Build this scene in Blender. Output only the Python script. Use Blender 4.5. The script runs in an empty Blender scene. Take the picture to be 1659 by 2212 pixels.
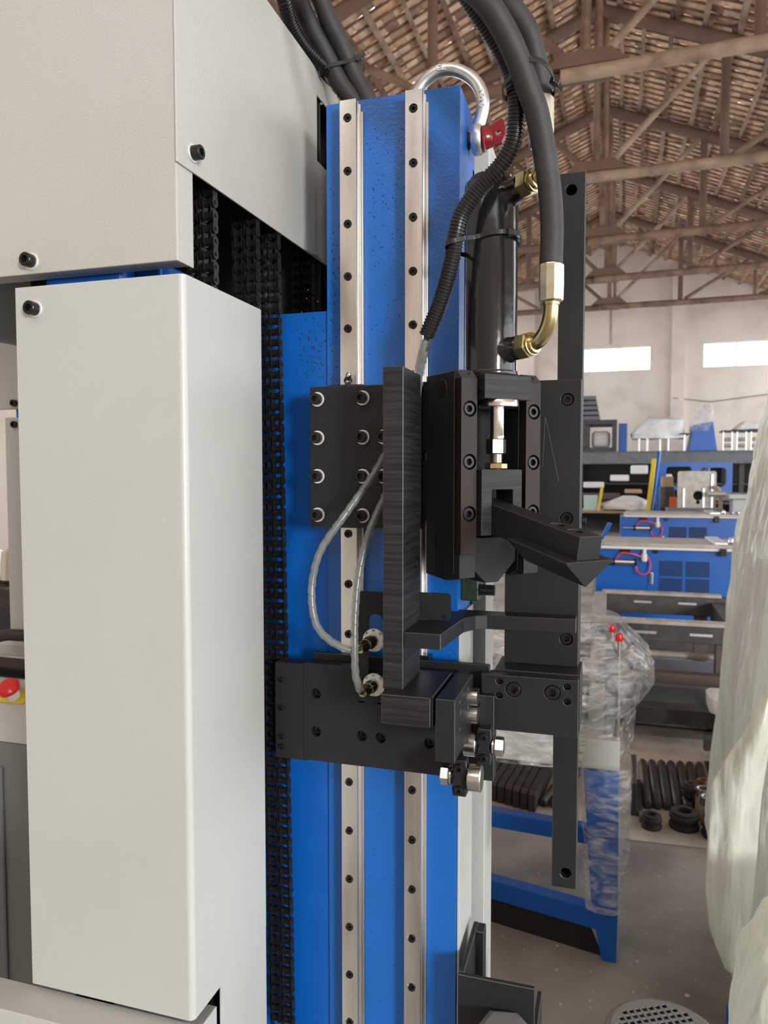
import bpy, bmesh, math, random
from mathutils import Vector as V, Matrix as M
random.seed(7)
R = math.radians
scene = bpy.context.scene
C = scene.collection

# ------------------------------------------------------------------ camera
cd = bpy.data.cameras.new('camera')
cam = bpy.data.objects.new('camera', cd); C.objects.link(cam)
cd.sensor_fit = 'VERTICAL'; cd.sensor_height = 32.0; cd.lens = 32.0*1600/2212
cam.location = (0, 0, 1.5)
cam.rotation_euler = (R(90-2.934), 0, R(16.826))
cd.clip_start = 0.02; cd.clip_end = 200
cd.dof.use_dof = True; cd.dof.focus_distance = 0.84; cd.dof.aperture_fstop = 10.0
scene.camera = cam

# ------------------------------------------------------------------ world, light, exposure
w = bpy.data.worlds.new('overcast_sky'); scene.world = w; w.use_nodes = True
bg = w.node_tree.nodes['Background']
bg.inputs['Color'].default_value = (0.935, 0.975, 1.04, 1)
bg.inputs['Strength'].default_value = 5.1
def area(name, loc, target, sx, sy, power, col=(1, 1, 1)):
    l = bpy.data.lights.new(name, 'AREA'); l.shape = 'RECTANGLE'; l.size = sx; l.size_y = sy
    l.energy = power; l.color = col
    o = bpy.data.objects.new(name, l); C.objects.link(o); o.location = loc
    o.rotation_euler = (V(target)-V(loc)).to_track_quat('-Z', 'Y').to_euler()
    return o
area('assumed_side_lamp', (5.6, -5.2, 2.3), (-0.2, 0.8, 1.5), 1.2, 1.6, 700, (1, .995, .98))  # assumed area lamp added inside the hall, its direction inferred from cast shadows
vs = scene.view_settings
vs.view_transform = 'Standard'; vs.look = 'None'; vs.gamma = 1.0; vs.use_curve_mapping = False
vs.exposure = -0.18

# ------------------------------------------------------------------ materials
MAT = {}
def mk(name, col, rough=.5, metal=0., var=None, bump=None, spec=.5, coat=0., alpha=None, trans=0., tint=False, emit=None, stretch=None):
    m = bpy.data.materials.new(name); m.use_nodes = True
    nt = m.node_tree; b = nt.nodes['Principled BSDF']
    b.inputs['Base Color'].default_value = (*col, 1)
    b.inputs['Roughness'].default_value = rough; b.inputs['Metallic'].default_value = metal
    b.inputs['Specular IOR Level'].default_value = spec
    b.inputs['Coat Weight'].default_value = coat
    b.inputs['Transmission Weight'].default_value = trans
    tc = nt.nodes.new('ShaderNodeTexCoord')
    src = tc.outputs['Object']
    if stretch:
        mp = nt.nodes.new('ShaderNodeMapping'); mp.inputs['Scale'].default_value = stretch
        nt.links.new(src, mp.inputs['Vector']); src = mp.outputs['Vector']
    if var:  # (scale, other colour, low, high)
        n = nt.nodes.new('ShaderNodeTexNoise'); n.inputs['Scale'].default_value = var[0]; n.inputs['Detail'].default_value = 6
        nt.links.new(src, n.inputs['Vector'])
        r = nt.nodes.new('ShaderNodeMapRange'); r.inputs['From Min'].default_value = var[2]; r.inputs['From Max'].default_value = var[3]
        nt.links.new(n.outputs['Fac'], r.inputs['Value'])
        x = nt.nodes.new('ShaderNodeMix'); x.data_type = 'RGBA'
        x.inputs['A'].default_value = (*col, 1); x.inputs['B'].default_value = (*var[1], 1)
        nt.links.new(r.outputs['Result'], x.inputs['Factor'])
        out = x.outputs['Result']
        nt.links.new(out, b.inputs['Base Color'])
    if tint:
        a = nt.nodes.new('ShaderNodeAttribute'); a.attribute_name = 'tint'
        x2 = nt.nodes.new('ShaderNodeMix'); x2.data_type = 'RGBA'; x2.blend_type = 'MULTIPLY'; x2.inputs['Factor'].default_value = 1
        if var: nt.links.new(out, x2.inputs['A'])
        else: x2.inputs['A'].default_value = (*col, 1)
        nt.links.new(a.outputs['Color'], x2.inputs['B'])
        nt.links.new(x2.outputs['Result'], b.inputs['Base Color'])
    if bump:  # (scale, strength, distance)
        n = nt.nodes.new('ShaderNodeTexNoise'); n.inputs['Scale'].default_value = bump[0]; n.inputs['Detail'].default_value = 3
        nt.links.new(src, n.inputs['Vector'])
        bp = nt.nodes.new('ShaderNodeBump'); bp.inputs['Strength'].default_value = bump[1]; bp.inputs['Distance'].default_value = bump[2]
        nt.links.new(n.outputs['Fac'], bp.inputs['Height']); nt.links.new(bp.outputs['Normal'], b.inputs['Normal'])
    if alpha is not None: b.inputs['Alpha'].default_value = alpha
    if emit: b.inputs['Emission Color'].default_value = (*emit[0], 1); b.inputs['Emission Strength'].default_value = emit[1]
    MAT[name] = m
    return m
mk('cream_paint', (.415, .425, .395), .38, var=(3, (.38, .38, .335), .45, .75), bump=(480, .5, .0008))
mk('cream_smooth', (.425, .445, .425), .36, var=(4, (.395, .41, .385), .45, .75), bump=(420, .35, .0006))
mk('blue_paint', (.0008, .100, .38), .32, var=(14, (.003, .10, .45), .45, .8), bump=(330, .5, .0010), spec=.6)
mk('blue_smooth', (.0006, .090, .40), .35, var=(20, (.003, .10, .45), .5, .8), bump=(200, .15, .0004))
mk('black_oxide', (.0125, .0138, .0155), .46, .0, var=(60, (.015, .0155, .017), .45, .75), bump=(700, .15, .0003), spec=.28)
mk('worn_or_lit_edge', (.07, .07, .072), .4, .5)  # worn bevels; also the lighter grey of the light-catching chamfer caps
mk('chain_steel', (.05, .048, .045), .34, .8)
mk('black_sawn', (.0095, .010, .011), .5, .0, spec=.3, var=(90, (.026, .026, .028), .4, .7), bump=(160, .35, .0005), stretch=(.15, .15, 4))
mk('oil', (.004, .045, .07), .08, spec=.8)
mk('scratch', (.10, .10, .10), .6)
mk('oil_stain', (.45, .34, .10), .25, alpha=.6)
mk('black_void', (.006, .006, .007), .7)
mk('bronzed', (.022, .013, .009), .42, .3, spec=.3, var=(70, (.014, .012, .012), .4, .7), bump=(300, .15, .0003), stretch=(1, 1, .2))
mk('black_paint', (.010, .010, .011), .17, bump=(25, .3, .003), spec=.45, coat=.15)
mk('black_bolt', (.009, .009, .010), .32, 0, spec=.35)
mk('ground_steel', (.80, .79, .77), .30, 1., var=(40, (.42, .40, .37), .4, .8), bump=(300, .12, .0003), stretch=(1, 1, .12))
mk('oily_steel', (.78, .75, .69), .32, 1., var=(18, (.46, .43, .36), .45, .7), bump=(200, .15, .0003), stretch=(1, 1, .2))
mk('chrome', (.62, .62, .61), .14, 1.)
mk('bright_steel', (.62, .61, .58), .25, 1.)
mk('galvanised', (.70, .72, .73), .36, .95, var=(60, (.52, .54, .56), .4, .7), bump=(90, .2, .001))
mk('yellow_zinc', (.55, .47, .24), .24, 1., var=(60, (.40, .33, .17), .4, .7))
mk('silver_gold', (.66, .62, .50), .30, 1., var=(70, (.55, .46, .24), .5, .7))
mk('rubber', (.020, .020, .021), .62, var=(40, (.034, .034, .034), .5, .8), bump=(200, .15, .0006))
mk('conduit', (.012, .012, .013), .30)
mk('nylon', (.012, .012, .013), .25)
mk('red_paint', (.17, .008, .014), .25, bump=(90, .2, .001))
mk('wrap_plastic', (.30, .33, .32), .2, alpha=.42, spec=.6)
mk('grey_cable', (.035, .036, .036), .4)
mk('brass', (.50, .40, .20), .25, 1., var=(80, (.3, .25, .16), .4, .7))
mk('nickel', (.60, .56, .50), .22, 1., bump=(60, .3, .002))
mk('dark_green', (.012, .028, .014), .4, bump=(260, .6, .001))
mk('grey_paint', (.20, .20, .20), .45, bump=(200, .15, .0006))
mk('grey_motor', (.17, .18, .175), .38, bump=(300, .2, .0006))
def film(name, col, rough, bump, a0, a1, sc, stretch, tr=.25):
    m = mk(name, col, rough, bump=bump, spec=.7, stretch=stretch); nt = m.node_tree; b = nt.nodes['Principled BSDF']
    n = nt.nodes.new('ShaderNodeTexNoise'); n.inputs['Scale'].default_value = sc; n.inputs['Detail'].default_value = 8; n.inputs['Distortion'].default_value = 1.2
    mp = [q for q in nt.nodes if q.type == 'MAPPING'][0]; nt.links.new(mp.outputs['Vector'], n.inputs['Vector'])
    r = nt.nodes.new('ShaderNodeMapRange'); r.inputs['From Min'].default_value = .38; r.inputs['From Max'].default_value = .72; r.inputs['To Min'].default_value = a0; r.inputs['To Max'].default_value = a1
    nt.links.new(n.outputs['Fac'], r.inputs['Value']); nt.links.new(r.outputs['Result'], b.inputs['Alpha'])
    t = nt.nodes.new('ShaderNodeBsdfTranslucent'); t.inputs['Color'].default_value = (*col, 1)
    mx = nt.nodes.new('ShaderNodeMixShader'); mx.inputs['Fac'].default_value = tr
    o = nt.nodes['Material Output']; nt.links.new(b.outputs['BSDF'], mx.inputs[1]); nt.links.new(t.outputs['BSDF'], mx.inputs[2]); nt.links.new(mx.outputs['Shader'], o.inputs['Surface'])
    return m
film('plastic_sheet', (.82, .85, .77), .20, (8, .8, .05), .70, 1.0, 5, (1.8, 1.8, .5), .45)
film('plastic_clear', (.72, .74, .75), .09, (22, 1., .03), .05, .62, 14, (.8, .8, 2.0), .05)
mk('plaster', (.78, .69, .60), .85, var=(.9, (.60, .51, .44), .45, .75), bump=(9, .3, .01))
mk('wood_pole', (.28, .185, .13), .8, var=(3, (.13, .075, .048), .4, .7), bump=(30, .4, .01))
mk('wood_beam', (.16, .10, .07), .8, var=(2.5, (.20, .13, .09), .45, .7), bump=(20, .4, .01))
mk('wood_bleached', (.42, .32, .235), .8, var=(3, (.22, .15, .10), .4, .7), bump=(20, .4, .01))
mk('roof_tile', (.92, .76, .61), .85, var=(9, (.76, .55, .41), .45, .75), tint=True)
mk('concrete', (.31, .285, .26), .8, var=(2.6, (.16, .148, .135), .40, .66), bump=(45, .35, .006))
mk('concrete_pale', (.42, .385, .33), .85, var=(6, (.28, .255, .22), .4, .7), bump=(50, .3, .006))
mk('mill_scale', (.045, .043, .043), .5, .3, var=(12, (.08, .07, .065), .45, .7))
mk('primer', (.075, .050, .042), .6, var=(12, (.05, .036, .032), .45, .7))
mk('machined', (.40, .375, .34), .42, .35, var=(10, (.28, .26, .235), .4, .7))
mk('rack_grey', (.13, .14, .15), .5, var=(6, (.09, .1, .105), .45, .7))
mk('orange', (.70, .12, .03), .5)
mk('yellow', (.65, .50, .03), .5)
mk('aqua_card', (.40, .55, .52), .7)
mk('kraft', (.36, .25, .15), .8)
mk('rust', (.22, .09, .045), .7, .3, var=(30, (.09, .05, .035), .4, .7))
mk('white_film', (.66, .66, .65), .3, bump=(9, .7, .03), spec=.7)
mk('white_paint', (.65, .65, .62), .5)
mk('red_plastic', (.60, .015, .02), .3)
mk('red_tube', (.65, .03, .05), .35)
mk('screen_black', (.012, .012, .014), .15)
mk('wall_dark', (.05, .045, .04), .8)
mk('window_glass', (.9, .92, .92), .3, trans=0., alpha=.25)
mk('pink', (.75, .08, .14), .6)
mk('debris_pale', (.5, .46, .38), .8)

# ------------------------------------------------------------------ helpers
W = {}                                     # world matrix of every object made
def link(o, mw=None, parent=None):
    C.objects.link(o); mw = mw or M.Identity(4); W[o] = mw.copy()
    if parent is not None:
        o.parent = parent; o.matrix_parent_inverse = W[parent].inverted()
    o.matrix_basis = mw
    return o
def thing(name, label, cat, loc=(0, 0, 0), group=None):
    o = bpy.data.objects.new(name, None); o.empty_display_size = .05
    link(o, M.Translation(V(loc)))
    return tag(o, label, cat, group)
def tag(o, label=None, cat=None, group=None, kind=None):
    if label: o['label'] = label
    if cat: o['category'] = cat
    if group: o['group'] = group
    if kind: o['kind'] = kind
    return o
def struct(o): o['kind'] = 'structure'; return o
X3, Y3, Z3 = V((1, 0, 0)), V((0, 1, 0)), V((0, 0, 1))
def frame(z, x=None):
    z = V(z).normalized()
    if x is None: x = X3 if abs(z.x) < .8 else Y3
    x = (V(x)-z*V(x).dot(z)).normalized()
    return x, z.cross(x), z
def orient(p, z, x=None):
    a, b, c = frame(z, x); m = M((a, b, c)).transposed().to_4x4(); m.translation = V(p); return m
class MB:
    def __init__(s): s.v = []; s.f = []; s.sm = []
    def add(s, vs, fs, smooth=False):
        k = len(s.v); s.v += [tuple(p) for p in vs]
        for f in fs: s.f.append([i+k for i in f]); s.sm.append(smooth)
        return s
    def box(s, x0, x1, y0, y1, z0, z1, m=None):
        vs = [V((x, y, z)) for z in (z0, z1) for y in (y0, y1) for x in (x0, x1)]
        if m: vs = [m @ p for p in vs]
        return s.add(vs, [(0, 2, 3, 1), (4, 5, 7, 6), (0, 1, 5, 4), (2, 6, 7, 3), (0, 4, 6, 2), (1, 3, 7, 5)])
    def obox(s, p0, p1, wd, ht, up=Z3):       # bar from p0 to p1
        p0, p1 = V(p0), V(p1); d = (p1-p0); a = d.cross(V(up))
        if a.length < 1e-6: a = d.cross(X3)
        a = a.normalized()*wd/2; b = a.cross(d).normalized()*ht/2
        vs = [p+q for p in (p0, p1) for q in (-a-b, a-b, a+b, -a+b)]
        return s.add(vs, [(0, 1, 2, 3), (4, 7, 6, 5), (0, 4, 5, 1), (1, 5, 6, 2), (2, 6, 7, 3), (3, 7, 4, 0)])
    def prism(s, pts, ext):                   # 3d polygon + extrusion vector
        n = len(pts); e = V(ext); a = [V(p) for p in pts]
        s.add(a+[p+e for p in a], [list(range(n))[::-1], list(range(n, 2*n))]+[(i, (i+1) % n, n+(i+1) % n, n+i) for i in range(n)])
        return s
    def cyl(s, p0, p1, r, r1=None, n=24, caps=True, smooth=True, ang=0, x=None):
        p0, p1 = V(p0), V(p1); r1 = r if r1 is None else r1
        a, b, c = frame(p1-p0, x)
        k = [(math.cos(ang+2*math.pi*i/n), math.sin(ang+2*math.pi*i/n)) for i in range(n)]
        vs = [p0+a*q*r+b*t*r for q, t in k]+[p1+a*q*r1+b*t*r1 for q, t in k]
        s.add(vs, [(i, (i+1) % n, n+(i+1) % n, n+i) for i in range(n)], smooth)
        if caps: s.add(vs, [list(range(n))[::-1], list(range(n, 2*n))])
        return s
    def lathe(s, prof, p, ax=Z3, n=32, ang=0, smooth=True, x=None, close=False):   # prof [(r, h)]
        a, b, c = frame(ax, x); p = V(p); vs = []; fs = []
        for r, h in prof:
            for i in range(n):
                t = ang+2*math.pi*i/n; vs.append(p+c*h+(a*math.cos(t)+b*math.sin(t))*r)
        L = len(prof)
        for j in range(L if close else L-1):
            for i in range(n):
                j2 = (j+1) % L
                fs.append((j*n+i, j*n+(i+1) % n, j2*n+(i+1) % n, j2*n+i))
        s.add(vs, fs, smooth)
        if not close:
            s.add(vs, [list(range(n))[::-1], list(range((L-1)*n, L*n))])
        return s
    def tube(s, path, r, n=14, caps=True, rf=None):
        path = [V(p) for p in path]; L = len(path)
        t = [(path[min(i+1, L-1)]-path[max(i-1, 0)]).normalized() for i in range(L)]
        a = frame(t[0])[0]; vs = []; dist = 0
        for i in range(L):
            if i: dist += (path[i]-path[i-1]).length
            a = (a-t[i]*a.dot(t[i])).normalized(); b = t[i].cross(a)
            for k in range(n):
                th = 2*math.pi*k/n; rr = rf(dist, th) if rf else r
                vs.append(path[i]+(a*math.cos(th)+b*math.sin(th))*rr)
        s.add(vs, [(i*n+k, i*n+(k+1) % n, (i+1)*n+(k+1) % n, (i+1)*n+k) for i in range(L-1) for k in range(n)], True)
        if caps: s.add(vs, [list(range(n))[::-1], list(range((L-1)*n, L*n))])
        return s
    def plate(s, outer, holes, th, O, U, Vv, N):     # flat plate with holes
        bm = bmesh.new(); O, U, Vv, N = V(O), V(U), V(Vv), V(N)
        loops = [outer]+holes; ed = []; lv = []
        for lp in loops:
            q = [bm.verts.new(O+U*a+Vv*b) for a, b in lp]; lv.append(q)
            for i in range(len(q)): ed.append(bm.edges.new((q[i], q[(i+1) % len(q)])))
        bmesh.ops.triangle_fill(bm, use_beauty=True, use_dissolve=False, edges=ed)
        bm.verts.index_update(); nv = len(bm.verts)
        vs = [v.co.copy() for v in bm.verts]; fs = [[v.index for v in f.verts] for f in bm.faces]
        al = vs+[p+N*th for p in vs]; ff = [f for f in fs]+[[i+nv for i in f][::-1] for f in fs]
        for q in lv:
            ids = [v.index for v in q]
            for i in range(len(ids)):
                j = (i+1) % len(ids); ff.append((ids[i], ids[j], ids[j]+nv, ids[i]+nv))
        bm.free()
        return s.add(al, ff)
    def mesh(s, name, mat):
        me = bpy.data.meshes.new(name); me.from_pydata(s.v, [], s.f)
        bm = bmesh.new(); bm.from_mesh(me)
        bmesh.ops.remove_doubles(bm, verts=bm.verts, dist=1e-6)
        bmesh.ops.recalc_face_normals(bm, faces=bm.faces)
        bm.to_mesh(me); bm.free()
        if len(me.polygons) == len(s.sm): me.polygons.foreach_set('use_smooth', s.sm)
        elif any(s.sm): me.polygons.foreach_set('use_smooth', [True]*len(me.polygons))
        if any(s.sm): me.set_sharp_from_angle(angle=R(38))
        me.materials.append(MAT[mat])
        return me
    def build(s, name, mat, parent=None, mw=None, bevel=0, seg=2):
        o = bpy.data.objects.new(name, s.mesh(name, mat)); link(o, mw, parent)
        if bevel:
            b = o.modifiers.new('edge', 'BEVEL'); b.width = bevel; b.segments = seg; b.limit_method = 'ANGLE'; b.angle_limit = R(40)
            if mat in ('black_oxide', 'black_sawn') and bevel < .0015: o.data.materials.append(MAT['worn_or_lit_edge']); b.material = 1; b.segments = 1; b.width = min(bevel, .0007)
        return o
def inst(name, me, mw, parent=None):
    return link(bpy.data.objects.new(name, me), mw, parent)
def circ(cx, cy, r, n=24): return [(cx+r*math.cos(2*math.pi*i/n), cy+r*math.sin(2*math.pi*i/n)) for i in range(n)]
def spline(pts, k=12):
    p = [V(q) for q in pts]; p = [2*p[0]-p[1]]+p+[2*p[-1]-p[-2]]; out = []
    for i in range(1, len(p)-2):
        for j in range(k):
            t = j/k
            out.append(.5*((2*p[i])+(p[i+1]-p[i-1])*t+(2*p[i-1]-5*p[i]+4*p[i+1]-p[i+2])*t*t+(3*p[i]-p[i-1]-3*p[i+1]+p[i+2])*t**3))
    out.append(p[-2]); return out
def bx(name, mat, parent, x0, x1, y0, y1, z0, z1, bevel=.0008, seg=2):
    return MB().box(x0, x1, y0, y1, z0, z1).build(name, mat, parent, bevel=bevel, seg=seg)

# fasteners: axis +Z out of the surface, surface at z = 0
def cap_screw(r, h, name='socket_head', mat='black_bolt'):
    n = 36; b = MB(); hr = r*.5; c = r*.1
    prof = [(r, 0), (r, h-c), (r-c, h)]
    b.lathe(prof[:], (0, 0, 0), n=n)
    b.f.pop(); b.sm.pop()                                    # open the top
    ring = [V((math.cos(2*math.pi*i/n)*(r-c), math.sin(2*math.pi*i/n)*(r-c), h)) for i in range(n)]
    def hexr(t): a = (t % (math.pi/3))-math.pi/6; return hr/math.cos(a)
    hx = [V((math.cos(2*math.pi*i/n)*hexr(2*math.pi*i/n), math.sin(2*math.pi*i/n)*hexr(2*math.pi*i/n), h)) for i in range(n)]
    lo = [V((p.x, p.y, h*.35)) for p in hx]
    b.add(ring+hx, [(i, (i+1) % n, n+(i+1) % n, n+i) for i in range(n)])
    b.add(hx+lo, [(i, (i+1) % n, n+(i+1) % n, n+i) for i in range(n)])
    b.add(lo, [list(range(n))])
    return b.mesh(name, mat)
mk('zinc_washer', (.80, .80, .79), .35, .45)
def washer_mesh(ri, ro, t, mat='zinc_washer'):
    return MB().lathe([(ri, 0), (ro-.0003, 0), (ro, .0003), (ro, t-.0003), (ro-.0003, t), (ri, t)], (0, 0, 0), n=36, close=True).mesh('washer', mat)
M8 = cap_screw(.0066, .0085); M8W = washer_mesh(.0045, .0083, .0016)
M6 = cap_screw(.0050, .006); M5 = cap_screw(.0042, .005); M4 = cap_screw(.0031, .004); M10 = cap_screw(.0077, .009); M3=cap_screw(.0022,.003)
def bolt(parent, p, n, me=M8, washer=None, name='bolt', lift=0.):
    mw = orient(V(p)+V(n)*lift, n)
    o = inst(name, me, mw, parent)
    if washer:
        inst('washer', washer, orient(p, n), o)
    return o

NF = V((0, -1, 0))                           # towards the viewer along the machine's depth axis
# ================================================================== THE HALL
BA = R(1.25); BX0 = -.563
def B(bx_, by, z): return V((BX0+bx_*math.cos(BA)+by*math.sin(BA), -bx_*math.sin(BA)+by*math.cos(BA), z))
HALF = 7.0; ZR = 9.45; PITCH = .417; ZC = 6.5; BACK = 27.0; FRONT = -6.0
def roofz(b): return ZR-PITCH*abs(b)
floor = MB().box(-14, 14, FRONT-4, BACK+1, -.1, 0).build('floor', 'concrete'); struct(floor)
# pale worn concrete strip where the loose parts are laid out
pale = MB().add([(.09, 3.13, .002), (1.6, 3.2, .002), (1.6, 4.5, .002), (-1.6, 4.35, .002), (-1.6, 3.0, .002)], [(0, 1, 2, 3, 4)]).build('pale_slab', 'concrete_pale', floor)
# scraps trodden on the floor
spk = MB()
for i in range(420):
    x, y = random.uniform(-.5, 1.4), random.uniform(1.4, 4.0); r = random.uniform(.002, .0055)
    spk.cyl((x, y, 0), (x, y, r*.6), r, r*.5, n=5, smooth=False, ang=random.random()*6)
tag(spk.build('grit', 'debris_pale', floor), kind='stuff')
for (x, y, mt, l) in ((-.21, 1.96, 'pink', 'tiny pink scrap on the floor left of the blue stand foot'), (.10, 1.92, 'pink', 'tiny pink scrap on the floor right of the blue stand foot'), (-.1, 1.62, 'pink', 'tiny pink scrap on the floor nearest the grey motor'), (.25, 2.02, 'pink', 'tiny pink scrap on the floor beside the hanging plastic sheet'), (.24, 2.22, 'debris_pale', 'tiny pale crumb on the floor by the plastic sheet'), (-.18, 1.56, 'debris_pale', 'tiny pale crumb on the floor near the black channel bracket')):
    o = MB().lathe([(.006, 0), (.008, .003), (.003, .006)], (x, y, 0), n=7).build('paper_scrap', mt); tag(o, l, 'scrap', 'scraps on the floor')

# back wall with its two strip windows and pilasters
def wall_quad(b, x0, x1, z0, z1, by0, by1):
    vs = [B(x, y, z) for z in (z0, z1) for y in (by0, by1) for x in (x0, x1)]
    b.add(vs, [(0, 2, 3, 1), (4, 5, 7, 6), (0, 1, 5, 4), (2, 6, 7, 3), (0, 4, 6, 2), (1, 3, 7, 5)])
WINS = [(-1.75, 1.32, 5.03, 5.87), (2.93, 6.0, 5.03, 5.87), (-6.2, -3.9, 5.03, 5.87)]
b = MB()
wall_quad(b, -HALF, HALF, 0, 5.03, BACK, BACK+.24)
xs = [-HALF, -6.2, -3.9, -1.75, 1.32, 2.93, 6.0, HALF]
for i in (0, 2, 4, 6): wall_quad(b, xs[i], xs[i+1], 5.03, 5.87, BACK, BACK+.24)
wall_quad(b, -HALF, HALF, 5.87, 6.4, BACK, BACK+.24)
b.prism([B(-HALF, BACK, 6.4), B(HALF, BACK, 6.4), B(HALF, BACK, roofz(7)+.17), B(0, BACK, ZR+.17), B(-HALF, BACK, roofz(7)+.17)], B(0, BACK+.24, 0)-B(0, BACK, 0))
wb = struct(b.build('wall_back', 'plaster'))
for (x0, x1) in ((1.95, 2.36), (-3.35, -2.6), (-.0, -.0)):
    if x0 == x1: continue
    q = MB(); wall_quad(q, x0, x1, 0, roofz(max(abs(x0), abs(x1)))-.1, BACK-.22, BACK+.01); q.build('pilaster', 'plaster', wb)
q = MB(); q.tube([B(2.0, BACK-.24, 4.05), B(3.2, BACK-.05, 3.9), B(5.0, BACK-.05, 4.1)], .012, n=6); q.build('wall_cable', 'wall_dark', wb)
for k, (x0, x1, z0, z1) in enumerate(WINS[:2]):
    wn = bpy.data.objects.new('window_%d' % (k+1), None); link(wn, M.Translation(B((x0+x1)/2, BACK, z0))); struct(wn)
    f = MB()
    for (a, c, d, e) in ((x0, x1, z0, z0+.04), (x0, x1, z1-.04, z1), (x0, x0+.04, z0, z1), (x1-.04, x1, z0, z1)): wall_quad(f, a, c, d, e, BACK+.06, BACK+.12)
    f.build('window_frame', 'white_paint', wn)
    np_ = 3
    for i in range(np_):
        a = x0+(x1-x0)*i/np_; c = x0+(x1-x0)*(i+1)/np_
        if i: g = MB(); wall_quad(g, a-.02, a+.02, z0, z1, BACK+.06, BACK+.12); g.build('mullion', 'white_paint', wn)
        g = MB(); wall_quad(g, a+.02, c-.02, z0+.03, z1-.03, BACK+.085, BACK+.09); g.build('pane', 'window_glass', wn)
# unseen side walls, their openings shaped to let daylight into the deep hall
for nm, sx, y0 in (('wall_left', -1, 9.5), ('wall_right', 1, 5.0)):
    b = MB(); xa, xb = (-HALF-.24, -HALF) if sx < 0 else (HALF, HALF+.24)
    wall_quad(b, xa, xb, 0, .9, y0, BACK); wall_quad(b, xa, xb, 6.1, roofz(7)+.05, FRONT, BACK)
    wall_quad(b, xa, xb, 0, 6.1, FRONT, -3.0 if sx > 0 else y0)
    if sx > 0: wall_quad(b, xa, xb, 3.6, 6.1, -3.0, y0)                     # unseen gate opening added in the right wall to let daylight in
    for i in range(5): yy = y0+(BACK-y0)*i/5; wall_quad(b, xa, xb, .9, 6.1, yy, yy+.8)
    struct(b.build(nm, 'plaster'))
b = MB(); wall_quad(b, -HALF, HALF, 0, 6.6, FRONT-.24, FRONT); struct(b.build('wall_front', 'plaster'))

# ---- roof: purlin poles, down-slope strips, clay tiles
ceil = bpy.data.objects.new('ceiling', None); link(ceil, M.Translation(B(0, 10, ZR))); struct(ceil)
TR = [3.1, 6.5, 9.9, 13.3, 16.85, 20.15, 23.5]
slope = math.atan(PITCH)
def SP(side, d, by, h=0):                    # point on the roof underside: distance d down the slope, h above it
    x = d*math.cos(slope); z = ZR-d*math.sin(slope)
    return B(side*(x+h*math.sin(slope)), by, z+h*math.cos(slope))
bays = TR[1:]+[BACK]
for side in (1, -1):
    for k in range(14):
        d = .35+k*.5
        for i in range(len(bays)-1):
            dd = d+random.uniform(-.07, .07); r = random.uniform(.035, .055)
            pp = [SP(side, dd+random.uniform(-.03, .03), bays[i]-.15, -.05), SP(side, dd+random.uniform(-.05, .05), (bays[i]+bays[i+1])/2, -.05-random.random()*.02), SP(side, dd+random.uniform(-.03, .03), bays[i+1]+.15, -.05)]
            o = MB().tube(spline(pp, 2), r, n=8).build('purlin_pole', random.choice(['wood_pole', 'wood_bleached', 'wood_bleached']), ceil)
STRIP = .215
me_strip = {}
nst = int((BACK-6.4)/STRIP)+2
for side in (1, -1):
    for i in range(nst):
        by = 6.4+i*STRIP
        o = MB().prism([SP(side, .02, by, 0), SP(side, .02, by+.034, 0), SP(side, .02, by+.034, .025), SP(side, .02, by, .025)], SP(side, 7.55, by)-SP(side, .02, by)).build('roof_strip', 'wood_pole', ceil)
def tile_mb(b, side, d, by, jit):
    l = .205; t = jit[0]
    vs = [SP(side, d+a, by+c+e, .028+h+t*f+(.018 if g else 0)) for (a, c, e, h, f, g) in (
        (0, .0, 0, 0, 1, 0), (l, .0, 0, 0, 0, 0), (l, STRIP-.012, 0, 0, 0, 0), (0, STRIP-.012, 0, 0, 1, 0),
        (0, .0, 0, 0, 1, 1), (l, .0, 0, 0, 0, 1), (l, STRIP-.012, 0, 0, 0, 1), (0, STRIP-.012, 0, 0, 1, 1))]
    b.add(vs, [(0, 1, 2, 3), (7, 6, 5, 4), (0, 4, 5, 1), (1, 5, 6, 2), (2, 6, 7, 3), (3, 7, 4, 0)])
def tint_of(side=1):
    q = random.random()
    if q < (.72 if side > 0 else .5): v = random.uniform(.8, 1.1); return (v, v*.93, v*.84)
    if q < .85: v = random.uniform(.75, 1.0); return (v, v*.77, v*.62)
    v = random.uniform(.35, .6); return (v, v*.85, v*.75)
def set_tint(me, cols):
    a = me.color_attributes.new('tint', 'FLOAT_COLOR', 'CORNER')
    buf = []
    for p, c in zip(me.polygons, cols):
        for _ in range(p.loop_total): buf += [*c, 1]
    a.data.foreach_set('color', buf)
far = MB(); fcol = []
holes_ = {(1, 26, 14), (1, 27, 14), (1, 12, 10), (-1, 16, 4), (1, 40, 21), (1, 41, 22), (1, 34, 23), (1, 22, 17), (1, 23, 17)}
for side in (1, -1):
    for i in range(nst):
        for k in range(37):
            if (side, i, k) in holes_: continue
            d = .03+k*.2; by = 6.4+.025+i*STRIP; jit = (random.uniform(0, .02),)
            near = (side == 1 and 15 <= i < 32 and 2 <= k < 15) or (side == -1 and 17 <= i < 26 and 1 <= k < 9)
            if near:
                q = MB(); tile_mb(q, side, d, by, jit); o = q.build('roof_tile', 'roof_tile', ceil)
                set_tint(o.data, [tint_of(side)]*6)
            else:
                tile_mb(far, side, d, by, jit); t = tint_of(side); fcol += [t]*6
me = bpy.data.meshes.new('roof_tiles'); me.from_pydata(far.v, [], far.f); me.materials.append(MAT['roof_tile']); set_tint(me, fcol)
o = bpy.data.objects.new('roof_tiles', me); link(o, None, ceil); o['kind'] = 'stuff'
MB().tube([B(0, 6.4, ZR+.09), B(0, BACK+.2, ZR+.09)], .16, n=12).build('ridge_cap', 'wood_beam', ceil)
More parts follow.
